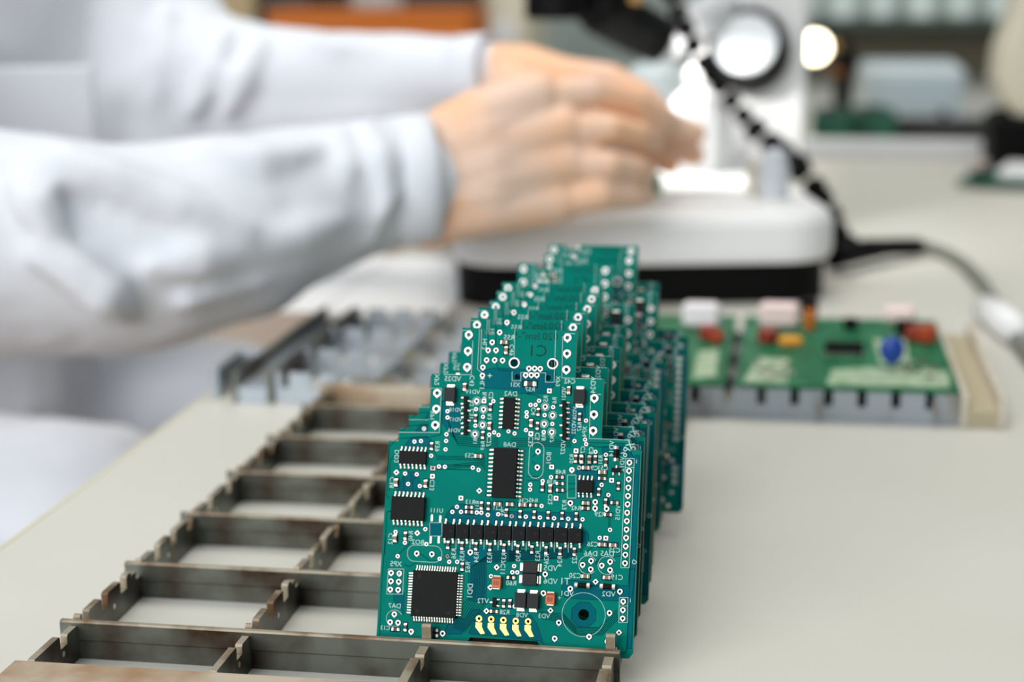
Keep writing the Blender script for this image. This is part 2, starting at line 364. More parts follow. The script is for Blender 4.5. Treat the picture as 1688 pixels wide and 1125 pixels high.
# --- fine gaps between copper areas and tracks
t = MB(); TW = .18
def tr(pts, wd=TW): strip(t, pts, wd, .025)
for i in range(9):
    x = 852+14*i
    tr([E(1227, 142+11*(8-i)), E(x+70, 150+11*(8-i)), E(x+6, 205+9*(8-i)), E(x-6, 520+12*i), E(x-70, 600+14*i), E(770-12*(8-i)+30, 800+4*i)])
    tr([F(0, 142+10*i), F(480, 140+9*i), F(520, 110+9*i)])
for i in range(6):
    tr([F(250+4*i, 655+13*i), F(455, 680+13*i), F(560+2*i, 790+13*i), F(755+5*i, 795+12*i), F(905+3*i, 640+16*i)])
    tr([C(560, 268+13*i) if i < 3 else C(500, 320+14*i), C(940, 275+14*i), C(975, 290+20*i)])
for i in range(5):
    tr([A(590+12*i, 730+30*i), A(640+8*i, 870+14*i), A(880, 885+15*i), A(960, 870+14*i)])
    tr([B(10, 880+14*i), B(300, 885+13*i), B(440, 900+10*i)])
for z in ZONES: tr([p for p in z]+[z[0]], .12)
for q in ([A(480, 430), A(470, 520), A(560, 540), A(550, 850), A(470, 870), A(240, 880), A(180, 940), A(165, 1120)], [C(165, 150), C(140, 600), C(160, 625)], [C(180, 730), C(140, 740), C(125, 1100)],
          [E(80, 860), E(100, 400), E(130, 20)], [E(400, 168), E(440, 180), E(500, 230), E(560, 230)], [E(233, 185), E(330, 90), E(335, 10)], [E(285, 260), E(330, 280), E(400, 240)],
          [C(230, 225), C(170, 300), C(165, 560)], [C(285, 430), C(285, 560)], [C(320, 520), C(355, 445), C(340, 420)], [C(390, 440), C(360, 470), C(360, 560)], [C(150, 740), C(190, 730)],
          [C(530, 170), C(560, 270)], [D(145, 440), D(240, 440), D(310, 480)], [D(145, 470), D(260, 475)], [D(190, 275), D(235, 235)], [D(190, 310), D(230, 350)], [D(560, 500), D(490, 500)],
          [D(570, 545), D(510, 545), D(480, 570), D(400, 556)], [D(850, 760), D(847, 880)], [D(836, 620), D(836, 880)], [D(905, 662), D(870, 662), D(870, 610)], [F(725, 245), F(800, 165), F(940, 165)],
          [F(720, 260), F(800, 190), F(940, 190)], [F(655, 150), F(720, 100)], [F(1000, 440), F(1010, 330), F(1020, 250)], [F(660, 440), F(780, 445)], [F(985, 555), F(1005, 600), F(985, 1000), F(860, 1020), F(790, 1010)],
          [A(830, 100), A(815, 380), A(840, 420)], [A(886, 265), A(886, 120)], [A(942, 265), A(942, 120)], [A(940, 330), A(960, 390), B(20, 400)], [B(360, 460), B(372, 620), B(350, 640), B(310, 640)],
          [B(120, 560), B(200, 575), B(225, 600)], [B(0, 640), B(60, 640), B(80, 625)], [B(375, 140), B(370, 440)], [B(540, 890), B(560, 910), B(820, 915), B(850, 940), B(890, 1030)],
          [B(545, 920), B(620, 940), B(800, 940), B(850, 990), B(850, 1030)], [B(200, 470), B(180, 540), B(120, 560)], [E(60, 880), E(100, 905), E(300, 915)], [C(645, 380), C(860, 384)], [C(590, 340), C(850, 350)]):
    tr(q)
for p, r, h in PADS: annulus(t, p, r*.85, r+.24, 14, h=.02)
for p in VIAS: annulus(t, p, .5, .66+.2, 10, h=.02)
for p in SQUARE: annulus(t, p, .5, .95, shape=[(p[0]+sx*.92, p[1]+sy*.92) for sx, sy in ((1, 1), (-1, 1), (-1, -1), (1, -1))], h=.02)
for p in DIAM: annulus(t, p, .5, 1.2, 4, h=.02)
for p in GOLDP: annulus(t, p, .8, 1.2, 14, h=.02)
t.build('copper_track_gaps', GAPSHADE, board, kind='stuff')
# --- pads
pad_mesh = {}
for p, r, h in PADS:
    if (r, h) not in pad_mesh:
        pb = MB(); annulus(pb, (0, 0), h, r, h=.07, shape=(teardrop(r) if r < 1.5 else ring2((0, 0), r, 24)))
        pad_mesh[(r, h)] = pb.mesh('solder_pad', PADM)
    link('solder_pad', pad_mesh[(r, h)], board, loc(p))
gm = MB(); annulus(gm, (0, 0), .46, .98, h=.07, n=16)
gm.add([loc(q, .07) for q in [(-.95, -1.15), (.95, -1.15), (.95, -2.4), (2.0, -4.4), (.75, -4.6), (-.95, -2.6)]]+[loc(q, 0) for q in [(-.95, -1.15), (.95, -1.15), (.95, -2.4), (2.0, -4.4), (.75, -4.6), (-.95, -2.6)]],
       [(0, 1, 2, 3, 4, 5)]+[(i, (i+1) % 6, 6+(i+1) % 6, 6+i) for i in range(6)])
gme = gm.mesh('gold_finger', GOLD)
for p in GOLDP: link('gold_finger', gme, board, loc(p))
v = MB()
for p in VIAS: annulus(v, p, .3, .66, 10); annulus(v, p, .01, .3, 10, h=.03, mi=1)
for p in SQUARE: annulus(v, p, .32, .74, shape=[(p[0]+sx*.7, p[1]+sy*.7) for sx, sy in ((1, 1), (-1, 1), (-1, -1), (1, -1))]); annulus(v, p, .01, .32, 10, h=.075, mi=1)
for p in DIAM: annulus(v, p, .34, .95, shape=[(p[0]+.95*math.cos(PI/2*k), p[1]+.95*math.sin(PI/2*k)) for k in range(4)]); annulus(v, p, .01, .36, 10, h=.075, mi=1)
v.build('vias', [PADM, HOLE], board, kind='stuff')
# --- silkscreen lines and lettering
s = MB(); LW = .13
def sl(pts, closed=False): strip(s, pts, LW, .05, closed=closed)
sl(rrect(((D(240, 0)[0]), D(0, 295)[1]), 2.25, 5.5, 2.2), True)
sl(rrect((E(460, 170)[0], E(460, 170)[1]), 5.4, 2.5, 2.3), True)
sl(quad((487, 428), (560, 622), D), True); sl([D(978, 288), D(1052, 288), F(1008, 288), F(938, 288)], True); sl([D(975, 365), D(1048, 365)])
sl([F(927, 540), F(999, 540), F(994, 752), F(920, 752)], True); sl([F(925, 612), F(997, 612)])
sl([E(155, 300), E(285, 300), E(275, 512), E(140, 510)], True); sl(quad((503, 830), (606, 942), C), True)
sl(ring2(MOUNT, 6.55, 48), True)
for c, r in ((F(660, 265), 2.75), (F(822, 270), 2.75), (E(205, 715), 2.5)): sl([(c[0]+r*math.cos(a*PI/18), c[1]+r*math.sin(a*PI/18)) for a in range(3, 33)])
sl([A(470, 522), A(553, 522), A(537, 837), A(248, 835)]); sl([A(700, 108), A(765, 108)]); sl([A(777, 180), A(765, 425), A(570, 424)]); sl([A(825, 100), A(810, 385), A(840, 412)]); sl([A(838, 100), A(832, 350)])
sl([B(37, 105), B(33, 300)]); sl([B(18, 402), B(18, 468), B(80, 468), B(80, 408), B(258, 412), B(255, 478), B(318, 478), B(330, 105)])
sl([B(395, 130), B(468, 132)]); sl([B(378, 150), B(373, 447), B(660, 455)]); sl([B(578, 570), B(568, 880), B(720, 885), B(860, 893)]); sl([B(625, 565), B(655, 565)])
for k in range(9): sl([uv(752.5+23.15*k, 864+.8*k), uv(751.5+23.15*k, 905+.8*k)])
for p in (A(804, 612), A(853, 672), A(846, 783), A(792, 848), B(254, 653), B(307, 714), B(247, 775), B(301, 834)): sl(ring2(p, 1.22, 20), True)
s.build('silkscreen_outlines', SILK, board, kind='stuff')
TXT = [('VD25', A(632, 455), 0, 1.75), ('XP2', A(522, 460), 90, 1.6), ('C43', A(772, 468), 90, 1.6), ('VD19', A(777, 548), 0, 1.5), ('VD18', A(653, 676), 0, 1.35), ('VD17', A(653, 745), 0, 1.35), ('VD16', A(643, 823), 0, 1.35),
       ('XP1', A(490, 715), 90, 1.4), ('HL2', A(862, 207), 90, 1.6), ('R55', A(1035, 160), 0, 1.7), ('C49', A(1055, 248), 90, 1.6), ('HL1', A(845, 490), 90, 1.7), ('+', A(897, 435), 0, 2.2), ('XS1', A(1077, 497), 0, 1.5),
       ('R57', B(147, 530), 0, 1.5), ('DA2', A(1047, 562), 0, 1.7), ('R4', A(862, 572), 90, 1.5), ('C2', A(908, 572), 90, 1.5), ('R2', A(770, 630), 90, 1.3), ('C31', A(770, 705), 90, 1.5), ('R3', A(898, 725), 90, 1.4), ('DA8', A(1040, 925), 0, 1.6),
       ('R1', A(795, 900), 90, 1.4), ('R69', A(848, 930), 90, 1.4), ('C27', A(893, 900), 90, 1.5),
       ('R39', C(570, 185), 90, 1.6), ('DD2', C(227, 270), 90, 1.6), ('C53', C(842, 265), 0, 1.5), ('C42', B(430, 473), 0, 1.6), ('VD24', B(598, 498), 90, 1.7), ('VD21', B(388, 562), 90, 1.4), ('R5', B(260, 596), 90, 1.5),
       ('R6', B(322, 608), 90, 1.5), ('C4', B(172, 685), 90, 1.6), ('VD26', B(465, 700), 90, 1.3), ('VD22', B(460, 800), 90, 1.4), ('R67', B(500, 795), 90, 1.4), ('XP4', B(537, 830), 90, 1.5), ('VD27', B(383, 942), 90, 1.5),
       ('C5', B(200, 865), 90, 1.6), ('R8', B(245, 872), 90, 1.5), ('R7', B(305, 885), 90, 1.4), ('C32', B(152, 900), 90, 1.6), ('XP3', B(347, 472), 90, 1.5), ('BO1', D(332, 285), 90, 1.6), ('VD14', D(862, 205), 90, 1.6), ('XP6', D(995, 210), 60, 2.4),
       ('VD12', D(950, 335), 90, 1.5), ('C7', D(620, 215), 90, 1.5), ('C8', D(690, 222), 90, 1.5), ('R20', D(525, 290), 90, 1.4), ('R31', D(768, 300), 90, 1.4), ('R48', D(430, 403), 0, 1.5), ('R38', D(355, 487), 0, 1.4), ('C36', D(118, 645), 0, 1.4),
       ('R45', D(200, 643), 0, 1.4), ('C9', D(715, 370), 0, 1.5), ('C51', D(785, 370), 0, 1.5), ('R42', D(562, 708), 0, 1.5), ('R29', D(762, 760), 0, 1.6), ('VD15', D(915, 745), 90, 1.5), ('C52', D(345, 632), 90, 1.5), ('R73', D(465, 680), 90, 1.5),
       ('C38', C(187, 490), 90, 1.6), ('C33', C(525, 512), 90, 1.6), ('R13', C(845, 657), 0, 1.5), ('U111', C(560, 728), 0, 1.5), ('C12', C(175, 965), 90, 1.6), ('R40', C(345, 940), 90, 1.5), ('BO2', C(405, 995), 0, 1.6), ('R11', C(905, 685), 90, 1.4),
       ('C21', C(1075, 707), 0, 1.4), ('R9', C(1120, 745), 90, 1.4), ('XP5', E(218, 258), 0, 1.7), ('DA7', E(208, 612), 0, 1.6), ('DD1', E(845, 485), 90, 1.8), ('R36', E(708, 170), 90, 1.6), ('R35', E(778, 190), 90, 1.6), ('R34', E(898, 200), 90, 1.6),
       ('R33', E(1010, 205), 90, 1.6), ('R37', E(1130, 205), 90, 1.6), ('C11', E(1122, 300), 90, 1.6), ('R62', E(825, 285), 90, 1.6), ('VT2', E(952, 570), 0, 1.6), ('R28', E(1135, 665), 0, 1.5), ('R60', E(1190, 420), 0, 1.6), ('C13', E(128, 797), 0, 1.4),
       ('VD5', F(345, 295), 0, 1.8), ('VD6', F(345, 405), 0, 1.8), ('T1', F(465, 405), 0, 2.2), ('C20', F(553, 357), 0, 1.7), ('C19', F(905, 372), 0, 1.7), ('DA6', F(685, 170), 0, 1.7), ('DA5', F(823, 172), 0, 1.7), ('C26', F(700, 92), 0, 1.6),
       ('C25', F(885, 143), 0, 1.6), ('VD1', F(483, 508), 0, 1.7), ('VD2', F(835, 512), 0, 1.7), ('VD3', F(290, 698), 0, 1.5), ('VD8', F(105, 690), 0, 1.5), ('R30', F(75, 190), 90, 1.6), ('R23', F(240, 190), 90, 1.6), ('R26', F(312, 215), 90, 1.6),
       ('R24', F(425, 235), 90, 1.6), ('R22', F(550, 210), 90, 1.6), ('+', F(420, 545), 0, 1.6), ('D', F(1052, 243), 60, 1.5), ('1', F(1018, 566), 0, 1.3), ('1', D(1070, 315), 0, 1.3)]
def lettering(name, items, m_, mi_h):
    b = MB()
    for txt, p, ang, size in items:
        cu = bpy.data.curves.new('t', 'FONT'); cu.body = txt; cu.size = size*1.3; cu.align_x = 'CENTER'; cu.align_y = 'CENTER'; cu.resolution_u = 2
        o = bpy.data.objects.new('t', cu); COL.objects.link(o)
        me = o.to_mesh(); a = math.radians(ang)
        vs = []
        for q in me.vertices:                                               # the photograph shows every inscription mirror-reversed
            x, y = -q.co.x, q.co.y
            vs.append(loc((p[0]+x*math.cos(a)-y*math.sin(a), p[1]+x*math.sin(a)+y*math.cos(a)), mi_h))
        b.add(vs, [tuple(f.vertices) for f in me.polygons])
        o.to_mesh_clear(); bpy.data.objects.remove(o); bpy.data.curves.remove(cu)
    return b.build(name, m_, board, kind='stuff')
lettering('silkscreen_lettering', TXT, SILK, .052)
lettering('etched_lettering', [('020.lsm"-5', B(185, 152), 0, 2.6), ('C1', B(200, 258), 0, 4.0)], ETCH, .03)

# --- electronic packages (local frame: x, z in the board plane, -y away from it)
def body_mb(b, w_, h_, th, z0=.1, draft=.12, mi=0):
    def r(q, n): return [(sx*(w_/2-q)*MM, -n*MM, sz*(h_/2-q)*MM) for sx, sz in ((-1, -1), (1, -1), (1, 1), (-1, 1))]
    b.loft([r(draft, z0), r(0, z0+th*.45), r(0, z0+th*.55), r(draft, z0+th)], mi)
def lead(b, x, z, dx, dz, wd, ln, zt, mi=0):
    # gull-wing lead leaving the package at (x, z) in direction (dx, dz)
    pr = [(-.15, zt+.09), (ln*.3, zt+.09), (ln*.5, .22), (ln, .2)]; lo_ = [(-.15, zt-.09), (ln*.2, zt-.09), (ln*.42, .02), (ln, .02)]
    px, pz = -dz*wd/2, dx*wd/2; rings = []
    for (a, n1), (c, n2_) in zip(pr, lo_):
        rings.append([((x+dx*a+px)*MM, -n1*MM, (z+dz*a+pz)*MM), ((x+dx*a-px)*MM, -n1*MM, (z+dz*a-pz)*MM), ((x+dx*c-px)*MM, -n2_*MM, (z+dz*c-pz)*MM), ((x+dx*c+px)*MM, -n2_*MM, (z+dz*c+pz)*MM)])
    b.loft(rings, mi)
    q = (x+dx*(ln*.85), z+dz*(ln*.85)); k1, k2 = ln*.52, wd*.95/wd*2   # dark mask opening round the pad, package shade painted in
    b.add([((q[0]+dx*sx*k1+px*k2*sy)*MM, -.028*MM, (q[1]+dz*sx*k1+pz*k2*sy)*MM) for sx, sy in ((-1, -1), (1, -1), (1, 1), (-1, 1))], [(0, 1, 2, 3)], 1)
    q = (x+dx*(ln*.78), z+dz*(ln*.78)); e = ln*.36; f_ = wd*.56             # solder fillet under the foot
    b.loft([[((q[0]+dx*sx*k*e+px/wd*2*sy*f_*k)*MM, -n*MM, (q[1]+dz*sx*k*e+pz/wd*2*sy*f_*k)*MM) for sx, sy in ((-1, -1), (1, -1), (1, 1), (-1, 1))] for k, n in ((1.15, .01), (.9, .12), (.35, .26))], mi)
PK = {}
def package(key, name, w_, h_, th, leads, bm=EPOXY, extra=None):
    if key not in PK:
        b = MB(); body_mb(b, w_, h_, th)
        if extra: extra(b)
        l = MB()
        for L in leads: lead(l, *L)
        PK[key] = (name, b.mesh(name, [bm, HOLE, TANTB]), l.mesh('leads', [TIN, GAPSHADE]) if leads else None)
    return key
def place(key, p, rot=0):
    nm, bm_, lm = PK[key]; o = link(nm, bm_, board, loc(p), (0, -math.radians(rot), 0))
    if lm: link('leads', lm, o, kind='stuff')
    return o
def dil(n, w_, h_, pitch=1.27, ln=1.25, wd=.42, zt=.9, vertical=False):
    L = []
    for k in range(n):
        c = (k-(n-1)/2)*pitch
        for s_ in (-1, 1): L.append((s_*w_/2, c, s_, 0, wd, ln, zt) if vertical else (c, s_*h_/2, 0, s_, wd, ln, zt))
    return L
def dot(x, z, n, r=.35):
    def f_(b): b.add([((x+r*math.cos(2*PI*k/10))*MM, -n*MM, (z+r*math.sin(2*PI*k/10))*MM) for k in range(10)], [tuple(range(10))], 1)
    return f_
package('soic14', 'logic_chip', 8.7, 4.2, 1.45, dil(7, 8.7, 4.2)); place('soic14', C(365, 283))
package('soic16', 'driver_chip', 10.6, 7.4, 2.0, dil(8, 10.6, 7.4, 1.27, 1.4)); place('soic16', C(327, 712))
package('soic16v', 'amplifier_chip', 3.9, 9.9, 1.45, dil(8, 3.9, 9.9, 1.27, 1.15, vertical=True)); place('soic16v', uv(839.7, 682))
package('soic24v', 'converter_chip', 7.5, 15.4, 2.2, dil(12, 7.5, 15.4, 1.27, 1.5, vertical=True)); place('soic24v', uv(833, 780.5))
package('soic8', 'small_chip', 4.9, 4.0, 1.45, dil(4, 4.9, 4.0)); place('soic8', D(640, 525))
ql = []
for k in range(16):
    c = (k-7.5)*.8
    ql += [(c, 7.05, 0, 1, .31, 1.35, .75), (c, -7.05, 0, -1, .31, 1.35, .75), (7.05, c, 1, 0, .31, 1.35, .75), (-7.05, c, -1, 0, .31, 1.35, .75)]
def qdots(b):
    for x, z in ((-4.9, 5.2), (4.8, -5.4), (-4.9, -5.4)): dot(x, z, 1.505, .6)(b)
package('qfp64', 'microcontroller_chip', 14.1, 14.1, 1.4, ql, extra=qdots); place('qfp64', (-21.9, 16.05))
package('opto', 'optocoupler', 3.95, 4.5, 2.0, [(sx*1.27, s_*2.25, 0, s_, .5, 1.35, .9) for sx in (-1, 1) for s_ in (-1, 1)], extra=dot(.8, .1, 2.105, .42))
for k in range(10): place('opto', uv(741+23.17*k, 876.3+.85*k))
package('sot23', 'small_transistor', 1.4, 2.9, 1.0, [(-.7, .95, -1, 0, .45, .8, .5), (-.7, -.95, -1, 0, .45, .8, .5), (.7, 0, 1, 0, .45, .8, .5)])
for y in (612, 681, 752, 824): place('sot23', A(727, y), 0)
for y in (645, 716, 788, 858): place('sot23', B(393, y), 180)
place('sot23', E(1052, 582), 180); place('sot23', D(900, 388), 90)
def tabs(b, l2, wd):
    def f_(bb):
        for s_ in (-1, 1): bb.box((0, -.35*MM, s_*l2*MM), (wd*MM, .6*MM, 1.1*MM), ch=.00012)
    return f_
def diode(key, w_, h_, th):
    if key in PK: return
    b = MB(); body_mb(b, w_, h_, th, .15, .18); l = MB()
    for s_ in (-1, 1):
        l.box((0, -.75*MM, s_*(h_/2+.12)*MM), (w_*.62*MM, 1.3*MM, .5*MM), ch=.0001); l.box((0, -.16*MM, s_*(h_/2+.5)*MM), (w_*.68*MM, .3*MM, 1.1*MM), ch=.0001)
    PK[key] = ('power_diode', b.mesh('power_diode', [DIODE]), l.mesh('leads', TIN))
diode('sma', 3.7, 4.6, 2.2)
for p, r in ((uv(743, 651.7), 0), (uv(956, 655), 0), (F(180, 286), 90), (F(174, 388), 90), (F(98, 563), 0), (F(203, 570), 0)): place('sma', p, r)
def melf(key, ln, r):
    b = MB(); b.cyl((-ln*.32*MM, -r*1.05*MM, 0), (ln*.32*MM, -r*1.05*MM, 0), r*MM, n=12, mi=0)
    for s_ in (-1, 1): b.cyl((s_*ln*.3*MM, -r*1.05*MM, 0), (s_*ln*.5*MM, -r*1.05*MM, 0), r*1.06*MM, n=12, mi=1)
    PK[key] = ('glass_diode', b.mesh('glass_diode', [EPOXY, TIN]), None)
melf('melf', 4.6, .8)
place('melf', F(615, 438), 0); place('melf', F(828, 450), 0); place('melf', D(900, 250), 90)
def tanta(key):
    b = MB(); body_mb(b, 2.9, 3.6, 1.9, .12, .15, 0); b.add([(x*MM, -2.025*MM, z*MM) for x, z in ((-1.2, .95), (1.2, .95), (1.2, 1.5), (-1.2, 1.5))], [(0, 1, 2, 3)], 2)
    for q in (-.6, 0, .6): b.add([(x*MM, -2.025*MM, z*MM) for x, z in ((q-.2, -.9), (q+.2, -.9), (q+.2, .5), (q-.2, .5))], [(0, 1, 2, 3)], 2)
    l = MB()
    for s_ in (-1, 1): l.box((0, -.5*MM, s_*1.85*MM), (2.2*MM, .9*MM, .5*MM), ch=.0001)
    PK[key] = ('tantalum_capacitor', b.mesh('tantalum_capacitor', [TANT, HOLE, TANTB]), l.mesh('leads', TIN))
tanta('tant'); place('tant', uv(819.7, 960.8)); place('tant', uv(908, 987.6))
def chip(key, name, ln, wd, th, m_):
    b = MB(); b.box((0, -(th/2+.03)*MM, 0), (wd*.96*MM, th*MM, ln*.62*MM), 0, .00005)
    for s_ in (-1, 1): b.box((0, -(th/2+.05)*MM, s_*ln*.39*MM), (wd*MM, th*1.06*MM, ln*.24*MM), 1, .00008)
    for s_ in (-1, 1): b.box((0, -.08*MM, s_*ln*.53*MM), (wd*.92*MM, .16*MM, ln*.16*MM), 1)
    b.add([(sx*wd*.78*MM, -.028*MM, sz*ln*.80*MM) for sx, sz in ((-1, -1), (1, -1), (1, 1), (-1, 1))], [(0, 1, 2, 3)], 2)  # dark surround: mask clearance with the chip's shade painted in
    PK[key] = (name, b.mesh(name, [m_, TIN, GAPSHADE]), None)
chip('res', 'chip_resistor', 2.0, 1.0, .5, RESB); chip('cap', 'chip_capacitor', 2.0, 1.15, .9, CERAM); chip('big', 'chip_resistor', 3.1, 1.5, .6, RESB)
place('big', B(147, 490), 90)
for k, r, L in (('cap', 0, [A(1015, 250), A(720, 512), A(897, 790), B(423, 535), B(155, 770), B(515, 1030), B(570, 1030), C(222, 490), C(470, 500), C(213, 960), D(605, 290), D(674, 295), D(344, 540)]),
                ('res', 0, [A(903, 655), A(848, 855), A(797, 735), B(205, 690), B(199, 790), B(500, 725), C(520, 185), C(298, 940), C(940, 685), C(998, 690), C(1150, 745), D(558, 290), D(723, 295), D(277, 530), D(918, 520), D(752, 570),
                            D(812, 320), D(810, 660), E(778, 280), E(1128, 590), E(1180, 590), E(298, 790)] + [D(90+118*k_, 757+5*k_) for k_ in range(5)] + [C(658+118*k_, 1017+6*k_) for k_ in range(5)] + [D(70+119*k_, 1050+6*k_) for k_ in range(5)]),
                ('cap', 90, [C(915, 270), C(1075, 672), C(1180, 675), D(110, 680), B(545, 1090), D(782, 405), D(643, 665), D(783, 1015), D(873, 1020), F(640, 362), F(820, 372), A(1000, 195)]),
                ('res', 90, [D(200, 683), D(780, 457), D(422, 446), D(425, 500), D(425, 556), D(640, 708), D(885, 662), D(830, 762), C(835, 700), C(835, 740), E(1045, 657), E(215, 808), E(1190, 372), F(10, 372), E(540, 815), E(540, 860)])):
    for p in L: place(k, p, r)
cn = MB(); cn.box((.1*MM, 2.9*MM, 1.9*MM), (23*MM, 2.4*MM, 4.6*MM), ch=.0003); cn.build('slot_block', EPOXY, board)  # black block behind the slot in the bottom edge
bare = MB()
for x, y in ((522, 790), (593, 798), (512, 975), (580, 975)):
    p = C(x, y); bare.box(loc(p, .1), (.75*MM, .25*MM, 2.2*MM), ch=.0001)
bare.build('unfilled_pads', TIN, board, kind='stuff')

# --- the other boards of the row: copies with all their parts
ORD = ['sharp green circuit board at the front of the rack row, every chip in view', 'second green circuit board from the front of the rack row', 'third green circuit board from the front of the rack row',
       'fourth green circuit board from the front of the rack row', 'fifth green circuit board, middle one of the rack row', 'sixth green circuit board, just before the wide gap in the row',
       'seventh green circuit board, just behind the wide gap in the row', 'eighth green circuit board, shifted sideways, second to last of the row', 'ninth and rearmost green circuit board of the row, nearest the microscope']
board['label'] = ORD[0]
def copy_tree(o, parent=None):
    c = o.copy(); COL.objects.link(c); c.parent = parent
    for ch in list(o.children):
        if ch.name.split('.')[0] in COPY_SKIP: continue
        copy_tree(ch, c)
    return c
COPY_SKIP = set()
SHIFT = [0, -.2, -.6, .8, .2, -.6, -1.2, 5.6, 4.2]
proto_children = list(board.children)
for k in range(1, 9):
    c = copy_tree(board); c['label'] = ORD[k]; c.location = B_O + Vector((SHIFT[k]*MM, BOARD_Y[k]*MM, 0))

# ------------------------------------------------------------------ flat boards on the cross rack
FB = mat('flat_board_mask', (4, 92, 54), .45, rgb2=(48, 128, 88), scale=90, lo=.45, hi=.72, spec=.2)
FBP = mat('flat_board_tinned_area', (178, 190, 160), .45, rgb2=(120, 160, 120), scale=160)
PINK = mat('pale_film_capacitor', (240, 214, 208), .5); REDB = mat('red_brown_coating', (138, 44, 22), .4); AMBER = mat('amber_coating', (222, 150, 34), .35)
BLUE = mat('blue_coating', (10, 62, 150), .35)
def flat_board(x0, x1, label):
    r = thing('flat_circuit_board', label, 'circuit board', ((x0+x1)/2*MM, .394, .01525), group='circuit boards lying on the cross rack')
    b = MB(); b.box((0, 0, .0008), ((x1-x0)*MM, .160, .0016), ch=.0003); b.build('substrate', FB, r)
    return r
def rel(r, px, py, z=.0169): p = on_z(px, py, z) - Vector(r.location); return Vector((p.x, p.y, .0016))
def patch(r, pts, m_=None):
    q = [rel(r, *p) for p in pts]; b = MB(); n = len(q)
    b.add([(p.x, p.y, .00162) for p in q]+[(p.x, p.y, .00172) for p in q], [tuple(range(n, 2*n))]+[(i, (i+1) % n, n+(i+1) % n, n+i) for i in range(n)]); b.build('tinned_area', m_ or FBP, r)
def block(r, name, p, d, m_, ch=.001, leads=True):
    b = MB(); b.box((p.x, p.y, p.z+d[2]/2+.0012), d, ch=ch); o = b.build(name, m_, r)
    l = MB()
    for s_ in (-1, 1): l.cyl((p.x+s_*d[0]*.36, p.y, p.z-.0015), (p.x+s_*d[0]*.36, p.y, p.z+.0016), .0004, n=8)
    l.build('leads', TIN, o); return o
def drop(r, p, dia, m_, name='disc_capacitor'):
    b = MB(); n = 20; c = p+Vector((0, 0, dia*.95))
    rings = []
    for k in range(9):
        t_ = -1+2*k/8; rr = dia/2*math.sqrt(max(.02, 1-abs(t_)**2.6))
        rings.append([(c.x+rr*math.cos(2*PI*i/n), c.y+t_*.0032, c.z+rr*math.sin(2*PI*i/n)*(1.0 if math.sin(2*PI*i/n) > 0 else 1.35)) for i in range(n)])
    b.loft(rings); o = b.build(name, m_, r, smooth=True)
    l = MB()
    for s_ in (-1, 1): l.cyl((p.x+s_*.0025, p.y, p.z-.001), (p.x+s_*.0025, p.y, p.z+dia*.4), .0004, n=8)
    l.build('leads', TIN, o)
def can(r, p, rad, h, m_, name='round_capacitor'):
    b = MB(); b.lathe([(rad*.9, .001), (rad, .002), (rad, h*.86), (rad*.93, h*.9), (rad, h*.94), (rad*.85, h)], 20, 0, p); b.build(name, m_, r, smooth=False)
f1 = flat_board(58.5, 161.5, 'fully visible flat green board on the cross rack, with a blue disc capacitor')
f2 = flat_board(-50, 53.5, 'flat green board on the cross rack, mostly hidden behind the standing boards')
patch(f1, [(1362, 634), (1372, 610), (1430, 606), (1562, 612), (1566, 640)]); patch(f1, [(1225, 630), (1250, 590), (1300, 592), (1298, 632)]); patch(f1, [(1440, 560), (1450, 600), (1500, 602), (1492, 560)])
block(f1, 'film_capacitor', rel(f1, 1284, 541), (.021, .009, .013), PINK, .002); can(f1, rel(f1, 1266, 566), .0055, .008, REDB)
block(f1, 'tantalum_bead', rel(f1, 1303, 575), (.0125, .006, .0055), AMBER, .0018); block(f1, 'tantalum_bead', rel(f1, 1334, 549), (.006, .005, .012), mat('dark_amber', (190, 100, 16), .4), .0015)
can(f1, rel(f1, 1333, 522), .005, .010, BLACKP)
o = block(f1, 'long_chip', rel(f1, 1391, 585), (.0195, .0068, .0052), EPOXY, .0006); 
l = MB()
for k in range(8):
    for s_ in (-1, 1): p = rel(f1, 1391, 585); l.box((p.x+(k-3.5)*.00254, p.y+s_*.0040, p.z+.0009), (.0009, .0016, .0022))
l.build('pins', TIN, o, kind='stuff')
can(f1, rel(f1, 1402, 543), .0042, .006, BLACKP); drop(f1, rel(f1, 1469, 612), .0118, BLUE)
block(f1, 'film_capacitor', rel(f1, 1482, 535), (.017, .008, .009), PINK, .002); can(f1, rel(f1, 1508, 562), .005, .008, REDB); can(f1, rel(f1, 1527, 565), .0052, .009, mat('red_orange_coating', (170, 60, 22), .4)); block(f1, 'film_capacitor', rel(f1, 1492, 556), (.010, .006, .008), EPOXY, .001)
for k in range(18): block(f1, 'small_resistor', rel(f1, (1248+k*7 if k < 9 else 1490+(k-9)*7), (600+(k*13) % 28)), (.0032, .0016, .0010), (RESB, CERAM, TIN)[k % 3], .0002, False)
block(f2, 'film_capacitor', rel(f2, 1156, 541), (.020, .009, .013), mat('white_film_capacitor', (236, 226, 228), .5), .002); can(f2, rel(f2, 1168, 561), .0052, .008, REDB); can(f2, rel(f2, 1182, 566), .0036, .006, mat('red_orange_coating', (170, 60, 22), .4))
patch(f2, [(1142, 625), (1150, 580), (1185, 575), (1180, 620)])

# ------------------------------------------------------------------ white sheet standing in for the bright patch of tabletop
b = MB(); p0 = on_z(735, 519); b.box((0, 0, .0003), (.148, .21, .0004)); b.build('bright_patch_sheet', mat('bright_patch_white', (248, 248, 248), .7), loc=(-.2015, .634, 0), rot=(0, 0, .0), label='thin white sheet standing in for a bright patch on the table beneath the sleeve, beside the microscope', category='paper')

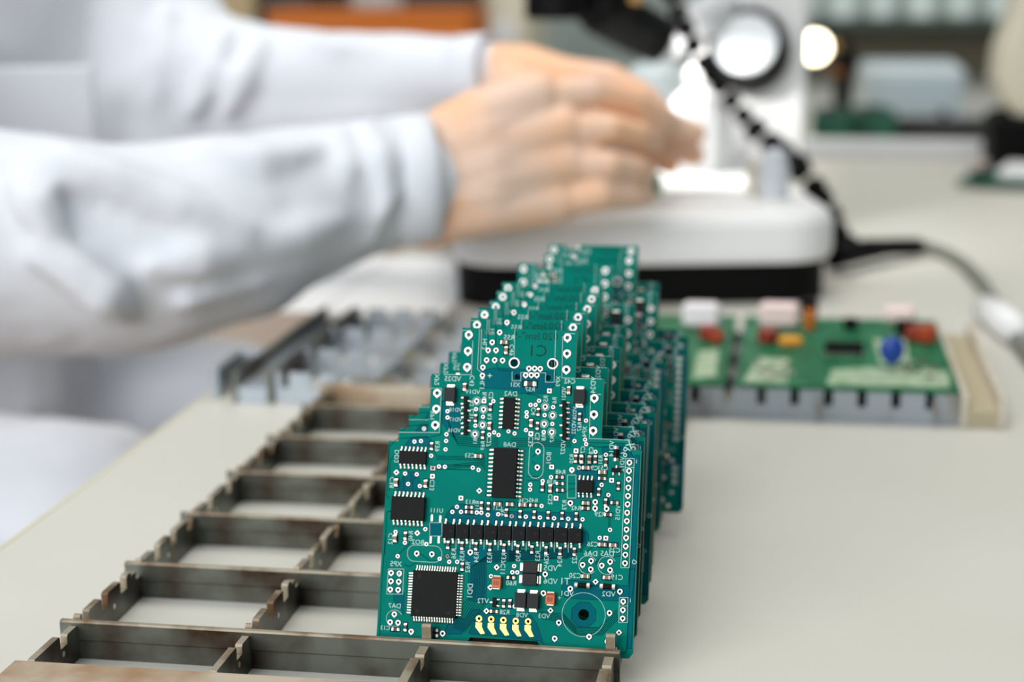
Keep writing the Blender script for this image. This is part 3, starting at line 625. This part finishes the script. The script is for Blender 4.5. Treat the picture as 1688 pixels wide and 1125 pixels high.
# ------------------------------------------------------------------ microscope
MR = math.atan2(47, 223)
scope = thing('microscope', 'white stereo microscope with black round focus knob and thick rounded base', 'microscope', (-.122, .553, 0), (0, 0, MR))
def rr_ring(x0, x1, y0, y1, r, z, n=7): return [(p[0], p[1], z) for p in rrect(((x0+x1)/2, (y0+y1)/2), (x1-x0)/2, (y1-y0)/2, r, n)]
b = MB(); b.loft([rr_ring(.001, .236, .004, .296, .028, 0.0), rr_ring(.001, .236, .004, .296, .028, .026)]); b.build('base_plinth', BLACKP, scope, label='black rubber underside')
b = MB(); b.loft([rr_ring(.0, .24, .0, .30, .034, .0262), rr_ring(-.002, .242, -.002, .302, .036, .031), rr_ring(-.002, .242, -.002, .302, .036, .050), rr_ring(.001, .239, .001, .299, .033, .0555), rr_ring(.008, .232, .008, .292, .028, .058)]); b.build('base_plate', WHITEP, scope, smooth=False)
IM = Matrix.Rotation(-MR, 4, 'Z') @ Matrix.Translation((.122, -.553, 0))
def sc(px, py, d): return IM @ at(px, py, d)
def scz(px, py, z): return IM @ on_z(px, py, z)
p = scz(1268, 268, .058)
b = MB(); b.loft([rr_ring(p.x-.028, p.x+.028, p.y-.004, p.y+.066, .008, .0582), rr_ring(p.x-.028, p.x+.028, p.y-.004, p.y+.066, .008, .40)]); b.build('column', WHITEP, scope)
k0 = sc(1230, 72, 1.285); ax = (Matrix.Rotation(-MR, 3, 'Z') @ (CAM - at(1230, 72, 1.285))).normalized(); ax = Vector((ax.x-.16, ax.y, .42)).normalized()
b = MB(); b.lathe([(.0290, -.030), (.0302, -.026), (.0302, -.003), (.0288, 0), (.0243, .0006), (.0240, -.001), (.001, -.001)], 36, 0, k0, ax); kn = b.build('focus_knob', BLACKP, scope)
b = MB(); b.lathe([(.0236, -.0008), (.0236, .0004), (.0230, .0010), (.0005, .0012)], 32, 0, k0, ax); b.build('knob_face', mat('knob_face_grey', (206, 210, 212), .35), kn, label='pale grey disc')
b = MB(); b.cyl(k0-ax*.02, k0-ax*.10, .010); b.build('knob_shaft', BLACKP, kn)
# optical head, carrier arm and objective over the stage
h0 = sc(925, -20, 1.22); h1_ = sc(1000, 20, 1.22)
b = MB(); b.lathe([(.024, -.002), (.026, 0), (.026, .03), (.030, .034), (.030, .10)], 28, 0, sc(925, 26, 1.22), (0, 0, 1)); b.build('objective', BLACKP, scope)
b = MB(); a_, c_ = sc(1000, 15, 1.235), sc(1092, 68, 1.26); b.tube([sc(985, -20, 1.22), a_, sc(1045, 45, 1.25), c_], [.026, .022, .019, .018], 16); b.build('eyepiece_arm', BLACKP, scope, smooth=True)
b = MB(); b.tube([sc(1092, 68, 1.26), sc(1180, 20, 1.30), sc(1255, -30, 1.33)], .016, 12); b.build('carrier_arm', GREYP, scope, smooth=True)
b = MB(); b.lathe([(.012, 0), (.013, .002), (.013, .03)], 18, 0, sc(1030, 0, 1.225), (.3, 0, 1)); b.build('brass_ring', mat('brass', (190, 150, 96), .35, metal=.7), scope)
# lit stage plate and its metal clip posts
s0 = scz(1150, 312, .059)
b = MB(); b.box((s0.x, s0.y+.02, .0605), (.085, .075, .004), ch=.0012); b.build('stage_plate', mat('opal_stage_plate', (252, 252, 250), .3), scope)
b = MB(); p = scz(1276, 326, .058); b.lathe([(.010, .0), (.010, .020), (.0085, .022), (.0085, .03), (.004, .032)], 20, 0, (p.x, p.y, .0583)); b.build('stage_post', mat('frosted_post', (205, 210, 216), .25, metal=.3), scope)
b = MB(); p = scz(1240, 322, .058); b.lathe([(.004, .0), (.004, .022), (.003, .024)], 14, 0, (p.x, p.y, .0583)); b.build('stage_post', TIN, scope)

# segmented black lamp arm standing behind the base
arm = thing('flexible_lamp_arm', 'black segmented flexible lamp arm curving past the round focus knob', 'lamp arm')
path = [at(1382, 405, 1.262)] + [at(x, y, d) for x, y, d in ((1380, 382, 1.255), (1366, 345, 1.245), (1342, 308, 1.235), (1312, 272, 1.23), (1278, 243, 1.225), (1245, 213, 1.22), (1218, 182, 1.215), (1193, 150, 1.21), (1165, 112, 1.20), (1143, 74, 1.188), (1125, 36, 1.175), (1110, 0, 1.16), (1098, -40, 1.15))]
pts = []
for i in range(len(path)-1):
    for k in range(4): pts.append(path[i].lerp(path[i+1], k/4))
seg = MB(); seg.lathe([(.0028, -.0055), (.0062, -.0042), (.0072, -.001), (.0060, .0035), (.0030, .0058)], 12); sm = seg.mesh('arm_segment', BLACKP)
acc = 0; last = pts[0]
for i, p in enumerate(pts):
    if i and (p-last).length < .0108: continue
    d = (pts[min(i+1, len(pts)-1)]-pts[max(i-1, 0)]).normalized()
    o = link('arm_segment', sm, arm, p); o.rotation_mode = 'QUATERNION'; o.rotation_quaternion = d.to_track_quat('Z', 'Y')
    if 1 < i < 26: o.scale = (1.25, 1.25, 1.1)
    last = p
b = MB(); g = path[0]; b.lathe([(.020, 0), (.020, .006), (.012, .012), (.008, g.z+.002)], 20, 0, (g.x, g.y, .0002)); b.build('arm_foot', BLACKP, arm)
for i_, (x, y) in enumerate(((1312, 272), (1285, 250))):
    b = MB(); p = at(x, y, 1.222); b.box(p, (.018, .014, .016), ch=.003); b.build('arm_clamp', BLACKP, arm)

e = path[-1]; tgt = on_z(1160, 285, .06); dr = (tgt-e).normalized()
b = MB(); b.lathe([(.006, -.03), (.014, -.026), (.017, .0), (.017, .012), (.0155, .012), (.0150, .004), (.001, .003)], 20, 0, e+Vector((0, 0, .01)), dr); b.build('lamp_head', BLACKP, arm)
sp = bpy.data.lights.new('stage_lamp', 'SPOT'); sp.energy = 3.2; sp.spot_size = math.radians(95); sp.spot_blend = .6; sp.shadow_soft_size = .012; sp.color = (1, .99, .96)
so = bpy.data.objects.new('stage_lamp', sp); COL.objects.link(so); so.location = e+Vector((0, 0, .01))+dr*.018; so.rotation_euler = dr.to_track_quat('-Z', 'Y').to_euler()

# power lead
cable = thing('power_cable', 'grey cable with black strain relief leaving the microscope base', 'cable')
g0 = on_z(1400, 420, .012); cp = [on_z(1372, 424, .012), on_z(1430, 412, .012), on_z(1470, 408, .010), on_z(1520, 407, .008)]
b = MB(); b.tube(cp, [.0085, .0080, .0062, .0050], 12); 
for k in range(6): q = cp[2].lerp(cp[3], k/6); b.lathe([(.0055, -.0015), (.0068, -.001), (.0068, .001), (.0055, .0015)], 12, 0, q, (1, .05, 0))
b.build('plug', BLACKP, cable, smooth=False)
cc = [on_z(x, y, .0045) for x, y in ((1510, 408), (1535, 409), (1560, 418), (1590, 436), (1615, 462), (1635, 494), (1652, 525), (1672, 555), (1700, 590), (1760, 650))]
b = MB(); b.tube(cc, .0042, 12); b.build('cord', mat('cable_grey', (112, 114, 104), .5), cable, smooth=True)
b = MB(); b.tube([on_z(x, y, .008) for x, y in ((1622, 508), (1652, 526), (1680, 550))], [.008, .0095, .008], 14); b.build('cable_sleeve', WHITEP, cable, label='white plastic sleeve', smooth=True)

# white bottle and jar on the base
bt = thing('plastic_bottle', 'bright white plastic bottle standing on the microscope base behind the fingers', 'bottle', on_z(1152, 290, .058)+Vector((0, 0, .0003)))
b = MB(); b.lathe([(.020, 0), (.022, .002), (.022, .050), (.018, .058), (.010, .062), (.010, .066)], 28); b.build('bottle_body', mat('bright_white_plastic', (252, 252, 252), .35), bt, smooth=False)
b = MB(); b.lathe([(.0115, .0664), (.0115, .076), (.009, .078), (.006, .080), (.004, .096)], 20); b.build('bottle_cap', WHITEP, bt)
jr = thing('plastic_jar', 'pale domed plastic jar half hidden by the fingers', 'jar', on_z(1078, 262, .058)+Vector((.0, .03, .0003)))
b = MB(); b.lathe([(.026, 0), (.028, .003), (.028, .045), (.027, .048)], 28); b.build('jar_body', mat('pale_plastic', (226, 238, 240), .3), jr)
b = MB(); b.lathe([(.0285, .0482), (.0285, .056), (.025, .066), (.016, .073), (.001, .076)], 28); b.build('jar_lid', mat('pale_plastic', (226, 238, 240), .3), jr, smooth=True)

# ------------------------------------------------------------------ the person
def chain(b, pts, n=14):
    P = [(Vector(p), r) for p, r in pts]
    for i, (p, r) in enumerate(P):
        b.sphere(p, r, n)
        if i:
            q, s_ = P[i-1]
            if (p-q).length > 1e-4: b.cyl(q, p, s_*.995, r*.995, n)
def H(px, py, d, r): return (at(px, py, d), r)
person = thing('person', 'person in a white lab coat and thin gloves, both hands reaching toward the microscope', 'person', (-.5, .62, -.75))
PL = -Vector(person.location)
body = MB()
# torso, thighs and shins inside the coat
chain(body, [((-.545, .64, -.22), .10), ((-.545, .64, .0), .10), ((-.55, .64, .18), .11)])
for yo in (.50, .74):
    chain(body, [((-.545, yo+.05, -.21), .06), ((-.33, yo-.03, -.165), .045), ((-.34, yo-.03, -.55), .035), ((-.33, yo-.03, -.70), .035), ((-.25, yo-.03, -.725), .025)])
# near arm, hand
chain(body, [((-.55, .52, .22), .06), (at(-170, 385, .95), .048), H(20, 404, .94, .042), H(380, 378, .965, .034), H(600, 308, .994, .027), H(700, 298, 1.0, .027)])
for (wy, kx, ky, r0, r1) in ((250, 886, 158, .021, .0150), (282, 925, 212, .022, .0150), (315, 932, 270, .022, .0145), (352, 918, 333, .017, .0135)):
    chain(body, [H(705, wy, 1.0, .021), H((705+kx)/2, (wy+ky)/2-2, .997, r0), H(kx, ky, 1.0, r1)])
for (wy, kx, ky, r0, r1) in ((266, 897, 186, .0225, .0140), (298, 920, 241, .0225, .0140), (333, 917, 301, .0200, .0130)):   # web between the knuckles: a smooth back of the hand
    chain(body, [H(705, wy, .999, .0215), H((705+kx)/2, (wy+ky)/2-2, .9965, r0), H(kx-14, ky, .9995, r1)])
for pts in (((886, 160, 1.0, .0122), (975, 152, 1.003, .0092), (1045, 170, 1.018, .0086), (1092, 196, 1.035, .0080)),
            ((925, 214, 1.0, .0122), (1005, 212, .999, .0086), (1050, 222, 1.012, .0082), (1074, 232, 1.03, .0078)),
            ((932, 272, 1.0, .0118), (1003, 272, .997, .0090), (1046, 279, 1.010, .0085), (1064, 286, 1.03, .0076)),
            ((918, 334, 1.0, .0110), (990, 321, .999, .0090), (1042, 323, 1.012, .0080), (1064, 324, 1.03, .0068)),
            ((760, 230, 1.010, .020), (850, 205, 1.045, .0140), (950, 205, 1.068, .0102), (1030, 222, 1.074, .0090))):
    chain(body, [H(*q) for q in pts])
# far arm, hand
chain(body, [((-.55, .76, .22), .06), H(215, -60, 1.24, .035), H(270, 80, 1.215, .032), H(330, 125, 1.20, .030), H(450, 125, 1.185, .026), H(600, 122, 1.165, .022), H(740, 115, 1.14, .018), H(790, 114, 1.13, .0175)])
for (wx, wy, kx, ky) in ((805, 112, 930, 122), (805, 122, 950, 150), (805, 132, 960, 178), (800, 142, 945, 205)):
    chain(body, [H(wx, wy, 1.13, .0165), H((wx+kx)/2, (wy+ky)/2-5, 1.115, .0155), H(kx, ky, 1.105, .0115)])
for pts in (((930, 122, 1.105, .0112), (1005, 128, 1.095, .0095), (1062, 160, 1.09, .0088), (1096, 194, 1.09, .0078)),
            ((950, 150, 1.105, .0112), (1045, 172, 1.105, .0096), (1108, 206, 1.10, .0088), (1146, 220, 1.10, .0076)),
            ((960, 178, 1.105, .0110), (1045, 206, 1.117, .0094), (1104, 240, 1.112, .0086), (1144, 256, 1.11, .0075)),
            ((945, 205, 1.105, .0105), (1030, 232, 1.125, .0086), (1078, 256, 1.125, .0078), (1104, 272, 1.125, .0068)),
            ((840, 140, 1.10, .0155), (930, 175, 1.078, .0115), (1010, 198, 1.078, .0095), (1066, 214, 1.085, .0082))):
    chain(body, [H(*q) for q in pts])
bo = body.build('body', GLOVE, person, PL)
def fuse(o, vox, it, disp=0., dscale=.1):
    m_ = o.modifiers.new('fuse', 'REMESH'); m_.mode = 'VOXEL'; m_.voxel_size = vox; m_.use_smooth_shade = True
    s_ = o.modifiers.new('smooth', 'SMOOTH'); s_.iterations = it; s_.factor = .5
    if disp:
        tx = bpy.data.textures.new('cloth_folds', 'CLOUDS'); tx.noise_scale = dscale; tx.noise_depth = 2
        d_ = o.modifiers.new('folds', 'DISPLACE'); d_.texture = tx; d_.strength = disp; d_.mid_level = .5; d_.texture_coords = 'LOCAL'
fuse(bo, .0017, 3)
coat = MB()
near = [(690, 297, 1.0, .0345), (655, 300, .998, .0380), (620, 303, .995, .0395), (560, 320, .99, .0420), (450, 352, .975, .0475), (380, 378, .965, .0545), (270, 403, .95, .0570), (180, 412, .945, .0590), (0, 404, .94, .0640), (-200, 385, .95, .072)]
chain(coat, [H(*q) for q in near] + [((-.52, .47, .10), .085), ((-.55, .55, .24), .085)], 24)
chain(coat, [H(790, 114, 1.13, .0205), H(740, 116, 1.14, .0235), H(600, 122, 1.165, .0290), H(450, 125, 1.185, .0340), H(330, 125, 1.20, .0470), H(270, 80, 1.215, .0500), H(215, -60, 1.24, .055), ((-.53, .75, .24), .085)], 24)
chain(coat, [H(330, 180, 1.205, .042), H(480, 170, 1.19, .034), H(620, 160, 1.168, .027), H(735, 140, 1.148, .018)], 20)
chain(coat, [H(205, -120, 1.235, .062), H(232, 20, 1.225, .058), H(240, 150, 1.215, .056), H(225, 330, 1.205, .060)], 24)
chain(coat, [((-.55, .645, -.22), .150), ((-.55, .645, -.05), .135), ((-.545, .645, .10), .145), ((-.55, .645, .26), .150)], 28)
for yo in (.50, .74):
    chain(coat, [((-.545, yo+.05, -.19), .10), ((-.44, yo, -.15), .085), ((-.335, yo-.03, -.130), .070)], 24)
chain(coat, [((-.40, .42, -.16), .06), ((-.39, .41, -.30), .055), ((-.40, .41, -.42), .05)], 20); chain(coat, [((-.34, .50, -.14), .062), ((-.33, .50, -.32), .05), ((-.34, .50, -.45), .045)], 20)
# folds: soft ridges along the cloth
def ridge(pts, r=.008): chain(coat, [(at(x, y, d), r*(.55 if i in (0, len(pts)-1) else 1)) for i, (x, y, d) in enumerate(pts)], 10)
ridge([(0, 262, .893), (110, 275, .889), (190, 296, .890), (300, 340, .899), (400, 386, .912), (470, 398, .930)], .013)
ridge([(250, 440, .893), (330, 424, .900), (410, 410, .916), (490, 385, .934), (560, 360, .950)], .012)
ridge([(60, 420, .876), (120, 445, .881), (170, 485, .885), (200, 515, .895)], .012)
ridge([(600, 200, .970), (628, 260, .957), (640, 330, .956), (610, 405, .968)], .007); ridge([(560, 215, .962), (572, 280, .950), (560, 340, .949)], .007)
ridge([(330, 250, .925), (430, 265, .930), (520, 250, .948)], .010); ridge([(30, 300, .880), (60, 340, .876), (90, 400, .876)], .012)
ridge([(300, 500, .905), (420, 460, .925), (540, 410, .955)], .009)
ridge([(370, 60, 1.155), (350, 120, 1.152), (310, 190, 1.155)], .010); ridge([(430, 70, 1.152), (400, 130, 1.148), (370, 190, 1.152)], .009); ridge([(275, 20, 1.165), (262, 110, 1.160), (250, 190, 1.160)], .010)
ridge([(480, 60, 1.158), (560, 80, 1.142), (660, 85, 1.135)], .008)
co = coat.build('lab_coat', COAT, person, PL); fuse(co, .0045, 4, .006, .06)
b = MB(); q = [at(-60, 110, 1.072), at(158, 108, 1.112), at(160, 330, 1.112), at(-60, 330, 1.072)]; n_ = Vector((.0, -.006, 0))
b.prism([v_+PL for v_ in q], [v_+PL+n_ for v_ in q]); pk = b.build('coat_pocket', COAT, person); soften(pk, .002)
# cuff bands at the ends of the sleeves
for q in ((near[0], near[1]), ((790, 114, 1.13, .0205), (765, 115, 1.135, .0220))):
    a_, c_ = at(*q[0][:3]), at(*q[1][:3]); dd = (a_-c_).normalized(); r = q[0][3]
    b = MB(); b.lathe([(r*.90, -.018), (r*1.10, -.016), (r*1.13, .0), (r*1.13, .0075), (r*1.08, .009), (r*1.02, .0075), (r*.98, -.012)], 32, 0, a_+PL, dd); b.build('cuff', COAT, person, smooth=True)

# small board held under the fingers
b = MB(); b.box((0, 0, 0), (.030, .020, .0016), ch=.0003); 
hb = b.build('held_board', FB, None, at(1052, 297, 1.045), (.5, .25, .2), label='tiny green board pinched in the gloved fingers', category='circuit board')
b = MB(); b.box((.004, 0, .0014), (.010, .008, .0012), ch=.0002); b.build('chip', EPOXY, hb); b = MB(); b.box((-.008, .003, .0011), (.004, .003, .0008)); b.build('chip', TIN, hb)

# ------------------------------------------------------------------ background benches and clutter
bench = thing('back_bench', 'second pale bench behind the work table, covered with blurred equipment', 'bench')
b = MB(); b.box((0, 2.36, -.014), (4.4, 1.66, .026), ch=.002); b.build('bench_top', mat('bench_laminate', (206, 204, 194), .5), bench)
b = MB(); b.box((0, 1.545, -.39), (4.3, .018, .72), ch=.002); b.build('front_panel', mat('beige_panel', (206, 188, 172), .6), bench)  # panel added to cover the dark space under the bench with pale colour
for x in (-2.0, 2.0):
    b = MB(); b.box((x, 2.3, -.389), (.06, 1.4, .722)); b.build('bench_leg', GREYP, bench)
duct = MB(); duct.box((.55, 1.44, .0075), (1.5, .035, .0148), ch=.002); du = duct.build('cable_duct', GREYP, None, label='low grey cable duct along the rear edge of the work table', category='cable duct')
duct = MB(); duct.box((.55, 1.44, .0160), (1.5, .030, .002), ch=.0006); duct.build('duct_cover', WHITEP, du)
# board with a white block on the table, far side
wb = thing('loose_circuit_board', 'green circuit board with a large white block, lying alone on the rear of the table', 'circuit board', (.303, 1.20, .0), (0, 0, -.25))
b = MB(); b.box((0, 0, .006), (.12, .10, .003), ch=.0005); b.build('substrate', mat('dark_green_board', (16, 84, 60), .4), wb)
b = MB(); b.box((.012, -.005, .0135), (.075, .06, .012), ch=.003); b.build('white_block', WHITEP, wb)
b = MB(); b.box((-.048, .02, .014), (.012, .02, .013), ch=.002); b.build('connector', mat('pinkish_plastic', (206, 186, 176), .5), wb)
b = MB(); b.box((-.043, -.02, .012), (.010, .012, .009), ch=.001); b.build('chip', EPOXY, wb)
for sx in (-.05, .05):
    for sy in (-.04, .04): b = MB(); b.cyl((sx, sy, .0002), (sx, sy, .0048), .003, n=10); b.build('standoff', TIN, wb)
def stand_box(name, px0, px1, py0, py1, d, dep, m_, label, cat, ch=.004, z0=None, extra=None):
    a_, c_ = at(px0, py1, d), at(px1, py0, d); zb = a_.z if z0 is None else z0; zt = c_.z
    r = thing(name, label, cat, ((a_.x+c_.x)/2, (a_.y+c_.y)/2+dep/2, zb+.0003))
    b = MB(); b.box((0, 0, (zt-zb)/2), (abs(c_.x-a_.x), dep, zt-zb), ch=min(ch, (zt-zb)/4)); b.build('body', m_, r)
    return r, abs(c_.x-a_.x), zt-zb
GR1 = mat('dark_green_unit', (14, 66, 50), .5, rgb2=(30, 96, 72), scale=30); DK = mat('charcoal_plastic', (30, 32, 32), .5); LB = mat('pale_blue_grey_casing', (196, 206, 210), .5)
OR = mat('orange_plastic', (214, 116, 22), .5); CREAM = mat('cream_plastic', (214, 206, 184), .5); WOOD = mat('tan_cardboard', (176, 156, 120), .7)
r, w_, h_ = stand_box('instrument_case', 1418, 1592, 108, 206, 2.18, .16, LB, 'pale blue grey instrument case on the back bench', 'instrument', .008, .0)
b = MB(); b.box((0, -.082, h_*.55), (w_*.8, .004, h_*.5), ch=.001); b.build('front_panel', mat('panel_grey', (182, 196, 202), .4), r)
for x in (-.3, .3): b = MB(); b.cyl((w_*x, -.084, h_*.2), (w_*x, -.092, h_*.2), .006); b.build('knob', DK, r)
tr_ = thing('dark_tray', 'shallow dark oval tray in front of the pale instrument case', 'tray', (.262, 1.66, .0))
b = MB(); b.loft([[(.125*k*math.cos(2*PI*i/32), .055*k*math.sin(2*PI*i/32), z) for i in range(32)] for k, z in ((.7, .0005), (.8, .002), (1.0, .018), (1.03, .019), (.96, .017), (.76, .004))]); b.build('tray_shell', DK, tr_, smooth=False)
r, w_, h_ = stand_box('green_module', 1338, 1402, 184, 204, 1.99, .06, GR1, 'dark green electronics module left of the oval tray', 'module', .002, .0)
b = MB(); b.box((0, -.02, h_+.003), (w_*.5, .015, .006), ch=.001); b.build('connector', DK, r)
r, w_, h_ = stand_box('green_module', 1404, 1478, 184, 206, 2.02, .07, GR1, 'dark green electronics module behind the oval tray', 'module', .002, .0)
b = MB(); b.box((0, -.02, h_+.003), (w_*.5, .015, .006), ch=.001); b.build('connector', DK, r)
# lamp with a lit bulb on a black stand
lp = thing('bench_lamp', 'small lit lamp with glowing bulb on a black stand, back bench', 'lamp', (at(1388, 190, 2.12).x, at(1388, 190, 2.12).y, 0))
zt = at(1388, 75, 2.12).z
b = MB(); b.lathe([(.030, .0004), (.030, .008), (.012, .012), (.010, zt-.03), (.018, zt-.026), (.018, zt-.012), (.008, zt-.008), (.008, zt+.01)], 20); b.build('stand', BLACKP, lp)
b = MB(); b.cyl((-.002, 0, zt), (-.034, -.002, zt+.001), .005, n=10); b.build('arm', mat('brass', (190, 150, 96), .35, metal=.7), lp)
b = MB(); b.sphere((-.036, -.006, zt-.001), .0180); b.build('bulb', mat('lit_bulb', (255, 240, 205), .4, emit=9.), lp, smooth=True)
b = MB(); b.lathe([(.012, -.016), (.014, -.010), (.011, .004)], 16, 0, (-.004, 0, zt-.02)); b.build('collar', mat('copper_collar', (150, 96, 50), .4, metal=.6), lp)
# shelf with glass jars
shf = thing('back_shelf', 'dark green low shelf at the rear of the back bench', 'shelf', (at(1540, 80, 2.6).x, 2.55, 0))
b = MB(); b.box((0, 0, .104), (.62, .18, .014), ch=.002); b.build('shelf_board', mat('shelf_dark_green', (52, 70, 60), .5), shf)
for x in (-.295, .295): b = MB(); b.box((x, 0, .0487), (.014, .16, .097)); b.build('shelf_side', mat('shelf_dark_green', (52, 70, 60), .5), shf)
b = MB(); b.box((0, .08, .05), (.57, .006, .09)); b.build('shelf_back', mat('shelf_back_tan', (120, 112, 92), .6), shf)
GL = mat('greenish_glass', (214, 232, 224), .12, rgb2=(236, 240, 238), scale=12, spec=.8)
cl = ['largest clear jar of the shelf row', 'first']
for k in range(9):
    x = shf.location.x-.26+.065*k
    j = thing('glass_jar', ['jar at the end nearest the lit lamp on the dark shelf', 'second shelf jar counting from the lit lamp', 'third shelf jar counting from the lit lamp', 'fourth shelf jar counting from the lit lamp', 'middle jar of the nine on the dark shelf',
                            'sixth shelf jar counting from the lit lamp', 'seventh shelf jar counting from the lit lamp', 'eighth shelf jar counting from the lit lamp', 'jar at the shelf end farthest from the lit lamp'][k], 'jar', (x, 2.53+.02*(k % 2), .1113), group='pale glass jars on the back shelf')
    hh = (.07, .085, .06, .09, .075, .08, .065, .085, .07)[k]
    b = MB(); b.lathe([(.022, 0), (.025, .003), (.025, hh*.75), (.016, hh*.88), (.016, hh)], 20); b.build('jar_body', GL, j, smooth=False)
    b = MB(); b.lathe([(.0175, hh+.0003), (.0175, hh+.012), (.001, hh+.0125)], 20); b.build('jar_lid', (WHITEP, GREYP, mat('pale_green_lid', (170, 196, 184), .4))[k % 3], j)
# cream rounded unit with black foot, right margin
cu_ = thing('second_microscope', 'cream rounded instrument on a black foot at the margin of the picture', 'instrument', (at(1705, 235, 1.72).x, at(1705, 235, 1.72).y+.05, .0))
b = MB(); b.loft([rr_ring(-.042, .09, -.06, .06, .02, .0003), rr_ring(-.042, .09, -.06, .06, .02, .05), rr_ring(-.034, .08, -.05, .05, .018, .056)]); b.build('foot', BLACKP, cu_)
b = MB(); b.loft([rr_ring(-.036*k, .09, -.05, .05, .012, z) for k, z in ((.6, .0562), (.95, .07), (1.1, .09), (1.05, .12), (.8, .15), (.55, .19))]); b.build('housing', CREAM, cu_, smooth=False)
# clutter behind the far sleeve
for nm, x0, x1, y0, y1, d, dep, m_, lab, cat in (
        ('storage_box', 330, 425, -30, 62, 2.30, .2, WOOD, 'tan cardboard box behind the shoulder, back bench', 'box'),
        ('black_case', 428, 520, -30, 30, 2.25, .2, DK, 'narrow black case beside the tan cardboard box', 'case'),
        ('white_carton', 530, 640, -30, 26, 2.52, .2, WHITEP, 'white carton between two black cases on the back bench', 'box'),
        ('black_case', 660, 782, -30, 22, 2.25, .2, DK, 'wide black case behind the raised forearm', 'case'),
        ('cream_carton', 788, 872, -30, 90, 2.3, .2, CREAM, 'cream carton beside the wide black case', 'box'),
        ('orange_bin', 430, 784, 24, 110, 2.05, .12, OR, 'long low orange bin on the back bench behind the forearm', 'bin')):
    r, w_, h_ = stand_box(nm, x0, x1, y0, y1, d, dep, m_, lab, cat, .006, .0)
    b = MB(); b.box((0, 0, h_+.003), (w_*1.02, dep*1.02, .006), ch=.0015); b.build('lid' if nm != 'orange_bin' else 'rim', m_, r)
    if nm != 'orange_bin': b = MB(); b.box((0, -dep/2-.0008, h_*.6), (w_*.5, .0015, h_*.25)); b.build('front_sticker', CREAM if m_ is not CREAM else WHITEP, r)
